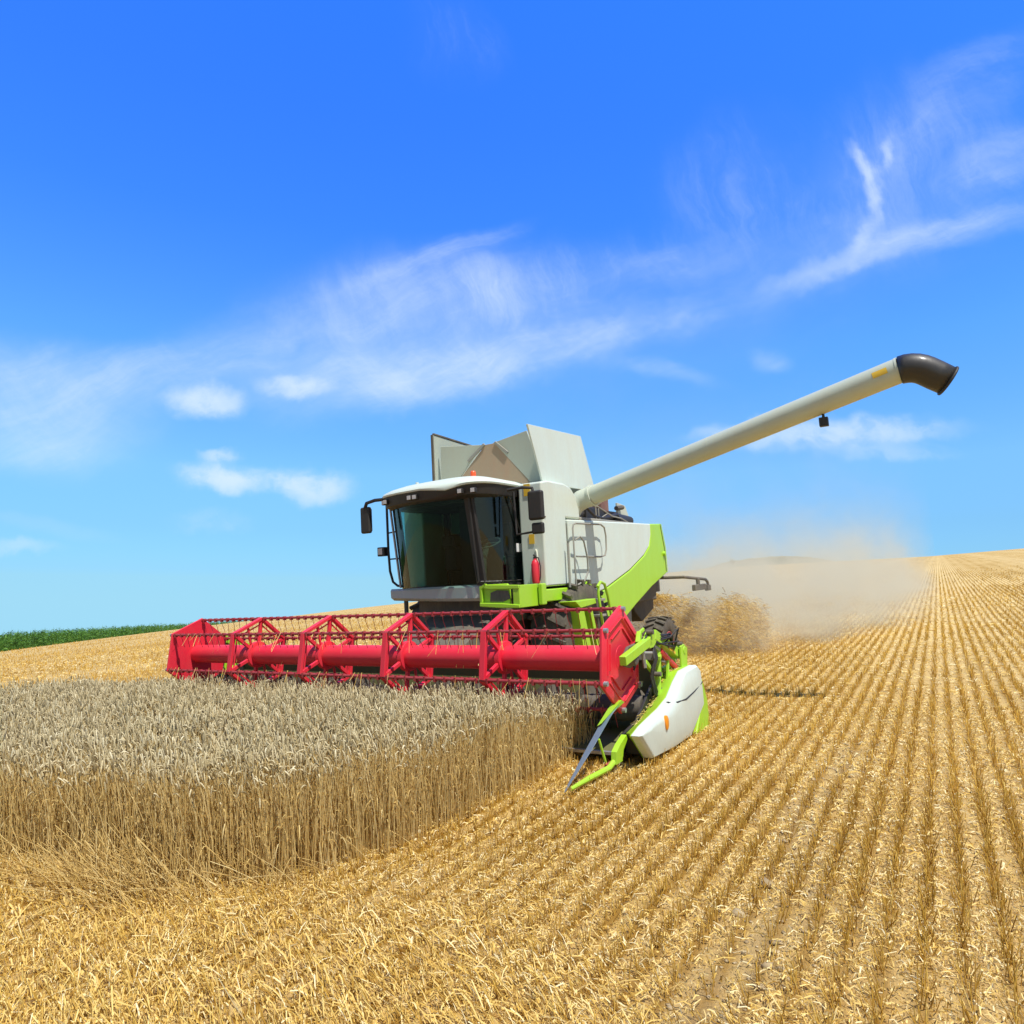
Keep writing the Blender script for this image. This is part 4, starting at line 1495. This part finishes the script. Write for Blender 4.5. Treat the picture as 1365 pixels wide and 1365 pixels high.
def build_crop():
    n = 640 * 52
    a = rng.uniform(-8.5, 3.5, n * 2); b = rng.uniform(-4.7, .4, n * 2)
    # ragged outline
    wob = .05 * np.sin(a * 9) + .05 * rng.normal(size=len(a))
    k = in_poly(a + wob, b + wob * .8, CROP)
    a, b = a[k], b[k]
    x, y = ab_to_xy(a, b)
    k = in_view(x, y, .35)
    a, b, x, y = a[k], b[k], x[k], y[k]
    N = len(x)
    z = terrain(x, y)
    h = rng.normal(.715, .06, N) + .035 * np.sin(a * 2.3) * np.sin(b * 3.1) + .02 * np.sin(a * 5.1 + b * 4.3) - .17 * np.clip((b + 2.0) / 1.8, 0, 1) - .08 * (rng.uniform(0, 1, N) < .12)
    # some bent stems; at the cut edges the plants lean outwards
    edge = np.clip(1 - (3.28 - a) / .5, 0, 1)
    edge_f = np.clip(1 - (b + 4.45) / .6, 0, 1)
    lx = rng.normal(0, .06, N) + .10 * AW.x * edge * rng.uniform(0, 1, N) - .07
    ly = rng.normal(0, .06, N) + .10 * AW.y * edge * rng.uniform(0, 1, N)
    # towards the reel the stems are pushed back
    S = 5
    t = np.linspace(0, 1, S)[None, :]
    P = np.zeros((N, S, 3))
    P[..., 0] = x[:, None] + lx[:, None] * t ** 1.8
    P[..., 1] = y[:, None] + ly[:, None] * t ** 1.8
    P[..., 2] = z[:, None] + h[:, None] * t
    r = np.repeat(rng.uniform(.0017, .0030, N)[:, None], S, 1) * np.linspace(1.25, .7, S)[None]
    tint = np.clip(rng.normal(.70, .2, N), 0, 1)
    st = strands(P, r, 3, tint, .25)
    # dry leaves
    M_ = N
    i = rng.integers(0, N, M_)
    t0 = rng.uniform(.15, .8, M_)
    base = np.stack([x[i] + lx[i] * t0 ** 1.8, y[i] + ly[i] * t0 ** 1.8, z[i] + h[i] * t0], 1)
    ang = rng.uniform(0, 2 * np.pi, M_)
    ln = rng.uniform(.06, .17, M_)
    Q = np.zeros((M_, 4, 3))
    for s_ in range(4):
        f = s_ / 3
        Q[:, s_, 0] = base[:, 0] + np.cos(ang) * ln * f * .55
        Q[:, s_, 1] = base[:, 1] + np.sin(ang) * ln * f * .55
        Q[:, s_, 2] = base[:, 2] + ln * (.5 * f - 1.15 * f * f)
    rr = np.repeat(rng.uniform(.002, .0045, M_)[:, None], 4, 1) * np.array([1, 1, .8, .2])
    lf = strands(Q, rr, 2, np.clip(rng.normal(.6, .22, M_), 0, 1))
    V, F, T = merge([st, lf])
    o = arrays_to_mesh('wheat_crop', 'stem', V, F, T)
    # ears
    tip = P[:, -1]
    S2 = 9
    hl = rng.uniform(.07, .11, N)
    d = np.stack([lx * 1.7 + rng.normal(0, .16, N), ly * 1.7 + rng.normal(0, .16, N), np.full(N, 1.0)], 1)
    nod = rng.uniform(0, 1, N) ** 2.2
    na_ = rng.uniform(0, 2 * np.pi, N)
    d[:, 0] += np.cos(na_) * nod * .9; d[:, 1] += np.sin(na_) * nod * .9
    d /= np.linalg.norm(d, axis=1, keepdims=True)
    E_ = tip[:, None, :] + d[:, None, :] * (hl[:, None] * np.linspace(-.02, 1, S2)[None])[..., None]
    E_[..., 2] -= (nod * hl * .8)[:, None] * np.linspace(0, 1, S2)[None] ** 2
    prof = np.array([.15, .75, .55, 1.0, .65, 1.0, .6, .75, .1])
    R_ = rng.uniform(.0062, .0088, N)[:, None] * prof[None]
    hd = strands(E_, R_, 4, np.clip(rng.normal(.55, .22, N), 0, 1))
    V, F, T = hd
    e = arrays_to_mesh('wheat_ears', 'head', V, F, T)
    e.parent = o
    set_props(o, 'standing ripe wheat with grey beige ears in front of the reel', 'wheat', kind='stuff')
    print('crop stems', N)


def build_leaning():
    """straw pushed over along the near edge of the crop"""
    N = 1250
    a = np.where(rng.uniform(0, 1, N) < .55, rng.uniform(-5, 3.1, N), rng.normal(2.0, .5, N))
    eb = np.interp(a, [-8, -4, -1.5, .4, 2.2, 2.95, 3.2], [-4.2, -4.3, -4.35, -4.5, -4.30, -3.85, -3.2])
    b = eb + rng.normal(-.12, .16, N)
    x, y = ab_to_xy(a, b)
    z = terrain(x, y)
    ln = rng.uniform(.15, .60, N)
    elv = np.radians(np.clip(rng.normal(42, 22, N), 4, 85))
    ang = np.radians(rng.normal(165, 42, N))                # mostly to the left
    S = 4
    t = np.linspace(0, 1, S)[None]
    P = np.zeros((N, S, 3))
    P[..., 0] = x[:, None] + (np.cos(ang) * np.cos(elv) * ln)[:, None] * t
    P[..., 1] = y[:, None] + (np.sin(ang) * np.cos(elv) * ln)[:, None] * t
    P[..., 2] = z[:, None] + (np.sin(elv) * ln)[:, None] * t - (.14 * ln)[:, None] * t ** 2 + .01
    r = np.repeat(rng.uniform(.0018, .0032, N)[:, None], S, 1)
    V, F, T = strands(P, r, 3, np.clip(rng.normal(.55, .22, N), 0, 1))
    o = arrays_to_mesh('bent_straw', 'stem', V, F, T)
    set_props(o, 'golden straw knocked over along the near edge of the standing wheat', 'straw', kind='stuff')


def build_stubble():
    parts = []
    # upright stubble in the drill rows, thinning out with distance
    for (r0, r1, dens, w, S) in ((.9, 7.0, 820, .95, 3), (7.0, 13.0, 560, 1.05, 2), (13.0, 24.0, 220, 1.5, 2), (24.0, 44.0, 50, 2.8, 2), (44.0, 80.0, 9, 5.0, 2)):
        A0, A1 = -40, 60
        half = math.radians(64 if r1 < 14 else 46)
        area = (r1 ** 2 - r0 ** 2) * half
        n = int(area * dens)
        rr = np.sqrt(rng.uniform(r0 ** 2, r1 ** 2, n))
        az = rng.uniform(-half, half, n)
        x, y = rr * np.sin(az), rr * np.cos(az)
        a, b = xy_to_ab(x, y)
        # snap to rows, with a clumped scatter; tufts along the row
        row = np.round(a / ROW)
        a = row * ROW + rng.normal(0, .019, n) + .02 * np.sin(b * 1.3 + row) * 0
        tuft = np.sin(b * 31 + row * 7.1) + np.sin(b * 13.7 + row * 3.3)
        b = b + .018 * np.cos(b * 31 + row * 7.1)
        keep = rng.uniform(0, 1, n) < np.clip(.82 + .2 * tuft, .5, 1) * np.clip((82 - rr) / 30, 0, 1)
        # headland and wheel-worn bands carry less stubble
        head = 1 / (1 + np.exp((b + 4.0 + .3 * np.sin(a * 1.1)) / .25))
        keep &= rng.uniform(0, 1, n) > head * .55
        worn = np.exp(-((a - TRACK(b)) / .24) ** 2) * .75 * (b < 2) * (.6 + .4 * np.sin(b * 3.1))
        # rows dissolve in flattened patches and towards the headland
        pat = np.sin(a * 1.9 + 1.4 * np.sin(b * .9)) * np.sin(b * 1.15 + 1.7 * np.sin(a * .8))
        keep &= rng.uniform(0, 1, n) > np.clip(.55 * (pat - .25), 0, .45)
        keep &= rng.uniform(0, 1, n) > .45 * np.clip((-b - 2.2) / 1.6, 0, 1)
        keep &= rng.uniform(0, 1, n) > np.clip(worn, 0, .85)
        keep &= ~in_poly(a, b, CROP)
        keep &= ~((np.abs(a) < 4.1) & (b > -.4) & (b < 1.2))
        a, b = a[keep], b[keep]
        x, y = ab_to_xy(a, b)
        n = len(a)
        hd = 1 / (1 + np.exp((b + 4.0) / .25))
        z = terrain(x, y)
        h = np.clip(rng.normal(.082, .024, n), .025, .16) * (1 + .25 * hd)
        lean = rng.normal(0, .025, (n, 2)) + hd[:, None] * np.array([[-.055, -.01]]) * rng.uniform(.3, 1.6, (n, 1))
        t = np.linspace(0, 1, S)[None]
        P = np.zeros((n, S, 3))
        P[..., 0] = x[:, None] + lean[:, :1] * t
        P[..., 1] = y[:, None] + lean[:, 1:] * t
        P[..., 2] = z[:, None] - .01 + (h[:, None] + .01) * t
        r = np.repeat((rng.uniform(.0018, .0032, n) * w)[:, None], S, 1)
        parts.append(strands(P, r, 3 if r0 < 7 else 2, np.clip(rng.normal(.42, .2, n) + .25 * hd, 0, 1), .35))
    V, F, T = merge(parts)
    o = arrays_to_mesh('stubble', 'stubble', V, F, T)
    set_props(o, 'short amber stubble in long parallel drill rows over the field', 'stubble', kind='stuff')
    print('stubble faces', len(F))


def build_litter():
    parts = []
    for (r0, r1, dens, w, lmin, lmax) in ((.9, 5.5, 2600, 1.0, .015, .13), (5.5, 11.0, 1000, 1.35, .02, .14), (11.0, 20.0, 260, 2.2, .04, .18), (.9, 5.5, 3600, 1.3, .006, .03), (5.5, 11.0, 1000, 2.4, .01, .04), (2.0, 7.0, 110, .95, .10, .20), (20.0, 38.0, 50, 4.5, .06, .22)):
        half = math.radians(64 if r1 < 14 else 46)
        area = (r1 ** 2 - r0 ** 2) * half
        n = int(area * dens)
        rr = np.sqrt(rng.uniform(r0 ** 2, r1 ** 2, n))
        az = rng.uniform(-half, half, n)
        x, y = rr * np.sin(az), rr * np.cos(az)
        a, b = xy_to_ab(x, y)
        hd = 1 / (1 + np.exp((b + 4.1 + .3 * np.sin(a * 1.1)) / .25))
        fr = a / ROW - np.round(a / ROW)
        keep = rng.uniform(0, 1, n) < np.clip(.16 + np.abs(fr) * 1.9, 0, 1) * (1 - hd) + hd
        cl = np.sin(x * 3.1 + 2 * np.sin(y * 2.3)) * np.sin(y * 3.7 + 1.5 * np.sin(x * 2.9))
        keep &= rng.uniform(0, 1, n) < .70 + .3 * cl
        keep &= ~in_poly(a, b, [(3.0, 0), (2.9, -3.4), (2.6, -4.0), (-8, -4.1), (-5, 0)])
        keep &= ~((np.abs(a) < 4.1) & (b > -.4) & (b < 1.2))
        keep &= rng.uniform(0, 1, n) > .40 * np.exp(-((a - TRACK(b)) / .20) ** 2) * (b < 2)
        x, y, a, b, hd = x[keep], y[keep], a[keep], b[keep], hd[keep]
        n = len(x)
        z = terrain(x, y)
        ln = rng.uniform(lmin, lmax, n) * (.62 + .10 * hd + .55 * hd * rng.uniform(0, 1, n))
        ang = rng.uniform(0, 2 * np.pi, n)
        # on the headland the straw is combed one way, down to the right of the picture
        hang = np.radians(rng.normal(-52, 20, n))
        ang = np.where(rng.uniform(0, 1, n) < hd * .75, hang, ang)
        up = np.abs(rng.normal(0, .16, n)) + hd * np.abs(rng.normal(0, .22, n))
        S = 3
        P = np.zeros((n, S, 3))
        for s_ in range(S):
            f = s_ / (S - 1) - .5
            P[:, s_, 0] = x + np.cos(ang) * ln * f
            P[:, s_, 1] = y + np.sin(ang) * ln * f
            P[:, s_, 2] = z + .008 + ln * up * (.5 - f) + rng.uniform(0, .02, n) + (.01 if s_ == 1 else 0)
        r = np.repeat((rng.uniform(.0014, .0034, n) * w)[:, None], S, 1)
        parts.append(strands(P, r, 2, np.clip(rng.normal(.55, .24, n) + .16 * (1 - hd), 0, 1)))
    V, F, T = merge(parts)
    o = arrays_to_mesh('straw_litter', 'litter', V, F, T)
    set_props(o, 'loose pale straw and chaff strewn over the cut field', 'straw', kind='stuff')
    print('litter faces', len(F))


def build_corn():
    """maize field beyond the crest on the left"""
    parts = []
    az_t = [math.atan(uw(p, 0)[0]) for p in (-500, -300, -100, 0, 120, 240, 300, 380)]
    r_t = [78, 82, 86, 90, 112, 150, 180, 230]
    n = 5200
    az = rng.uniform(az_t[0], az_t[-1], n)
    r = np.interp(az, az_t, r_t) + rng.uniform(-2, 14, n)
    x, y = r * np.sin(az), r * np.cos(az)
    # rows
    z = terrain(x, y, False)
    h = rng.normal(2.45, .2, n)
    P = np.stack([np.stack([x, y, z], 1), np.stack([x, y, z + h * .6], 1), np.stack([x + rng.normal(0, .05, n), y, z + h], 1)], 1)
    parts.append(strands(P, np.tile([.018, .014, .004], (n, 1)), 3, np.clip(rng.normal(.7, .15, n), 0, 1)))
    for k in range(9):
        f0 = .12 + .09 * k + rng.uniform(-.03, .03, n)
        ang = rng.uniform(0, 2 * np.pi, n)
        ln = rng.uniform(.45, .8, n) * (1 - .3 * k / 9)
        S = 5
        L_ = np.zeros((n, S, 3))
        for s_ in range(S):
            f = s_ / (S - 1)
            L_[:, s_, 0] = x + np.cos(ang) * ln * f * .8
            L_[:, s_, 1] = y + np.sin(ang) * ln * f * .8
            L_[:, s_, 2] = z + h * f0 + ln * (1.05 * f - 1.15 * f * f)
        rr = np.tile(np.array([.03, .045, .045, .03, .004]), (n, 1))
        parts.append(strands(L_, rr, 2, np.clip(rng.normal(.5, .25, n), 0, 1)))
    V, F, T = merge(parts)
    o = arrays_to_mesh('maize_field', 'corn', V, F, T)
    set_props(o, 'dense dark green maize beyond the crest on the far left', 'maize', kind='stuff')


def build_discharge():
    """chopped straw thrown from the tail of the machine"""
    N = 27000
    k = N // 3
    # thrown curtain: ballistic paths from the chopper
    t = rng.uniform(0, 1, N) ** .7
    a0 = rng.uniform(-.9, .95, N)
    va = rng.normal(2.2, .7, N); vb = rng.normal(3.2, 1.0, N); vu = rng.normal(.5, .35, N)
    T_ = t * .62
    a = a0 + va * T_; b = 8.9 + vb * T_ * 1.1; u = 1.35 + vu * T_ - 4.6 * T_ ** 2
    # billowing heap at the end of the throw
    th = rng.uniform(0, 2 * np.pi, N); ph = np.arccos(rng.uniform(-.2, 1, N)); rad = np.clip(rng.uniform(.0, 1, N) ** .33 + rng.normal(0, .06, N), 0, 1.25)
    sg = lambda v, e: np.sign(v) * np.abs(v) ** e
    ha = 2.05 + 1.15 * rad * sg(np.sin(ph) * np.cos(th), .7); hb = 10.5 + 1.9 * rad * np.sin(ph) * np.sin(th)
    hu = .08 + (.78 + .13 * ha) * rad * sg(np.cos(ph), .75) * (1 + .12 * np.sin(th * 3 + ha * 2)) + .06 * np.sin(ha * 9 + hb * 5)
    sel = rng.uniform(0, 1, N) < .72
    a = np.where(sel, ha, a); b = np.where(sel, hb, b); u = np.where(sel, hu, np.maximum(u, .02))
    X = On[None] + a[:, None] * An[None] + b[:, None] * Bn[None] + u[:, None] * Un[None]
    gz = terrain(X[:, 0], X[:, 1])
    X[:, 2] = np.maximum(X[:, 2], gz + .02)
    d = rng.normal(size=(N, 3)) * .7 + (1.0 * An + 1.2 * Bn - .5 * Un)[None]
    d /= np.linalg.norm(d, axis=1, keepdims=True)
    ln = rng.uniform(.04, .16, N)
    P = X[:, None, :] + d[:, None, :] * (ln[:, None] * np.array([[-.5, 0, .5]]))[..., None]
    P[:, 1, 2] += .008
    V, F, T = strands(P, np.repeat(rng.uniform(.003, .007, N)[:, None], 3, 1), 2, np.clip(rng.normal(.36, .22, N), 0, 1))
    o = arrays_to_mesh('flying_chaff', 'litter', V, F, T)
    set_props(o, 'heap and curtain of chopped straw thrown out behind the harvester', 'chaff', kind='stuff')


def build_dust():
    m, nt, out = new_mat('dust')
    L = nt.links.new
    pv = mk(nt, 'ShaderNodeVolumePrincipled')
    pv.inputs['Color'].default_value = (.88, .845, .67, 1)
    pv.inputs['Anisotropy'].default_value = .1
    tc = mk(nt, 'ShaderNodeTexCoord')
    sp = mk(nt, 'ShaderNodeSeparateXYZ')
    L(tc.outputs['Object'], sp.inputs[0])

    def M(op, a, b=None, clamp=False):
        n = mk(nt, 'ShaderNodeMath', operation=op, use_clamp=clamp)
        for i, v in enumerate((a, b)):
            if v is None: continue
            if isinstance(v, (int, float)): n.inputs[i].default_value = v
            else: L(v, n.inputs[i])
        return n.outputs[0]

    def ss(v, a, b):
        r = mk(nt, 'ShaderNodeMapRange', interpolation_type='SMOOTHSTEP')
        r.inputs[1].default_value = a; r.inputs[2].default_value = b
        L(v, r.inputs[0])
        return r.outputs[0]
    a, b, u = sp.outputs
    n1 = mk(nt, 'ShaderNodeTexNoise', i_Scale=.42, i_Detail=6.0, i_Roughness=.66, i_Distortion=.6)
    L(tc.outputs['Object'], n1.inputs['Vector'])
    nn = M('MULTIPLY', ss(n1.outputs[0], .42, .68), 2.2)
    nc = M('SUBTRACT', n1.outputs[0], .5)
    # ceiling rises away from the machine; thin veil above
    top = M('ADD', 1.1, M('MULTIPLY', M('SUBTRACT', b, 8.0), .04))
    top = M('MAXIMUM', M('ADD', top, M('MULTIPLY', nc, 2.2)), .3)
    v1 = M('EXPONENT', M('MULTIPLY', M('POWER', M('DIVIDE', M('MAXIMUM', u, 0.0), top), 1.6), -1.0))
    veil = M('MULTIPLY', M('EXPONENT', M('MULTIPLY', M('MAXIMUM', u, 0.0), -.36)), .05)
    side = M('MULTIPLY', ss(M('ADD', a, M('MULTIPLY', nc, -3.0)), 6.9, 4.6), ss(a, -7.5, -3.5))
    near = M('MULTIPLY', ss(b, 7.9, 9.2), M('ADD', .45, M('MULTIPLY', ss(b, 22.0, 9.0), 1.1)))
    wedge = ss(M('ADD', M('SUBTRACT', a, M('ADD', 2.5, M('MULTIPLY', M('SUBTRACT', b, 8.0), .45))), M('MULTIPLY', nc, -5.0)), .8, -1.4)
    far = ss(b, 46.0, 32.0)
    dens = M('MULTIPLY', M('ADD', M('MULTIPLY', v1, M('ADD', .16, nn)), M('MULTIPLY', veil, nn)), M('MULTIPLY', M('MULTIPLY', side, near), M('MULTIPLY', wedge, far)))
    L(M('MULTIPLY', dens, .52), pv.inputs['Density'])
    L(pv.outputs[0], out.inputs['Volume'])
    MAT['dust'] = m
    mb = MB()
    mb.box(-7.5, 6.8, 7.9, 46, -1.2, 9.5)
    o = mb.build('dust_cloud', 'dust')
    o.matrix_world = ROOT_M
    set_props(o, 'pale brown dust drifting over the stubble behind the harvester', 'dust', kind='stuff')


def TRACK(b):
    return 5.86 + .06 * np.sin(b * 1.7)


def build_clods():
    """crumbled dry soil in the wheel track"""
    n = 330
    b = rng.uniform(-5.2, 1.6, n); a = TRACK(b) + rng.normal(0, .17, n)
    x, y = ab_to_xy(a, b)
    z = terrain(x, y)
    s = rng.lognormal(-4.6, .45, n)
    ico = []
    ph = (1 + 5 ** .5) / 2
    v = np.array([(-1, ph, 0), (1, ph, 0), (-1, -ph, 0), (1, -ph, 0), (0, -1, ph), (0, 1, ph), (0, -1, -ph), (0, 1, -ph), (ph, 0, -1), (ph, 0, 1), (-ph, 0, -1), (-ph, 0, 1)], float)
    v /= np.linalg.norm(v[0])
    f = np.array([(0, 11, 5), (0, 5, 1), (0, 1, 7), (0, 7, 10), (0, 10, 11), (1, 5, 9), (5, 11, 4), (11, 10, 2), (10, 7, 6), (7, 1, 8), (3, 9, 4), (3, 4, 2), (3, 2, 6), (3, 6, 8), (3, 8, 9), (4, 9, 5), (2, 4, 11), (6, 2, 10), (8, 6, 7), (9, 8, 1)])
    V = v[None] * s[:, None, None] * rng.uniform(.6, 1.35, (n, 12, 1)) * np.array([1.3, 1.3, .7])
    V += np.stack([x, y, z + s * .3], 1)[:, None, :]
    F = (np.arange(n) * 12)[:, None, None] + f[None]
    T = np.repeat(np.clip(rng.normal(.5, .2, n), 0, 1), 12)
    MAT['clod'] = plant_mat('dry_soil', [(0, (.24, .17, .09)), (.5, (.42, .32, .18)), (1, (.56, .45, .27))], .95, 0, spec=.05)
    o = arrays_to_mesh('soil_clods', 'clod', V.reshape(-1, 3), F.reshape(-1, 3), T)
    set_props(o, 'grey brown crumbs of dry soil in the wheel track across the stubble', 'soil', kind='stuff')


build_crop()
build_leaning()
build_clods()
build_stubble()
build_litter()
build_corn()
build_discharge()


def build_caught_chaff():
    n = 420
    P = np.zeros((n, 3, 3))
    k = rng.uniform(0, 1, n)
    # over the sloping inner top of the end shield
    bb = np.interp(k, [0, .35, .6, 1], [-.1, .60, 1.0, 1.7]) + rng.normal(0, .03, n)
    uu = np.interp(bb, [-.2, .14, .36, .60, .84, 1.0, 1.72], [.31, .37, .43, .51, .63, .755, .765]) + .012
    aa = rng.uniform(3.90, 4.04, n)
    th = rng.uniform(0, 2 * np.pi, n); ln = rng.uniform(.02, .09, n)
    c = On + aa[:, None] * An + bb[:, None] * Bn + uu[:, None] * Un
    d = np.cos(th)[:, None] * An + np.sin(th)[:, None] * Bn
    for i, f in enumerate((-.5, 0, .5)):
        P[:, i] = c + d * (ln * f)[:, None] + Un * (.01 + .012 * (i == 1))
    # stalks hanging over the reel bars and the tube
    n2 = 130
    Q = np.zeros((n2, 3, 3))
    a2 = rng.uniform(-3.7, 3.7, n2)
    which = rng.integers(0, 3, n2)
    b2 = np.choose(which, [-.44, -.03, -.52]); u2 = np.choose(which, [1.40, 1.18, .88])
    c2 = On + a2[:, None] * An + b2[:, None] * Bn + u2[:, None] * Un
    d2 = rng.normal(0, .35, n2)[:, None] * An + rng.normal(-.15, .15, n2)[:, None] * Bn - Un
    l2 = rng.uniform(.06, .30, n2)[:, None]
    Q[:, 0] = c2 + .02 * Un; Q[:, 1] = c2 + d2 * l2 * .5 - .03 * Bn; Q[:, 2] = c2 + d2 * l2 - .05 * Bn
    P = np.concatenate([P, Q]); n += n2
    V, F, T = strands(P, np.repeat(rng.uniform(.0018, .0035, n)[:, None], 3, 1), 2, np.clip(rng.normal(.6, .2, n), 0, 1))
    o = arrays_to_mesh('caught_chaff', 'litter', V, F, T)
    set_props(o, 'bits of straw caught on the red reel and the lime green header end', 'chaff', kind='stuff')


build_caught_chaff()
build_dust()
# lone bush far away on the skyline of the rise
u_, w_ = uw(976, 748)
tr = bpy.data.objects.new('tree', None); COL.objects.link(tr)
tr.location = (u_ * 620, 620, w_ * 620 - 4.0)
set_props(tr, 'tiny lone tree on the skyline of the far rise', 'tree')
MAT['bark'] = paint('bark', (.06, .045, .03), .9, dust=.1, coat=0)
m = MB(); m.tube([(0, 0, -3), (0, 0, 1), (.2, 0, 3)], [.25, .2, .1], 8); m.tube([(0, 0, 1), (.8, 0, 2.6)], [.1, .05], 6); m.build('trunk', 'bark', tr)
n = 900
p = rng.normal(size=(n, 3)) * np.array([1.0, 1.0, 1.1]) + np.array([0, 0, 3.2])
q = p + rng.normal(size=(n, 3)) * .3
V, F, T = strands(np.stack([p, (p + q) / 2, q], 1), np.full((n, 3), .10), 2, rng.uniform(0, 1, n))
c = arrays_to_mesh('crown', 'weed', V, F, T); c.parent = tr
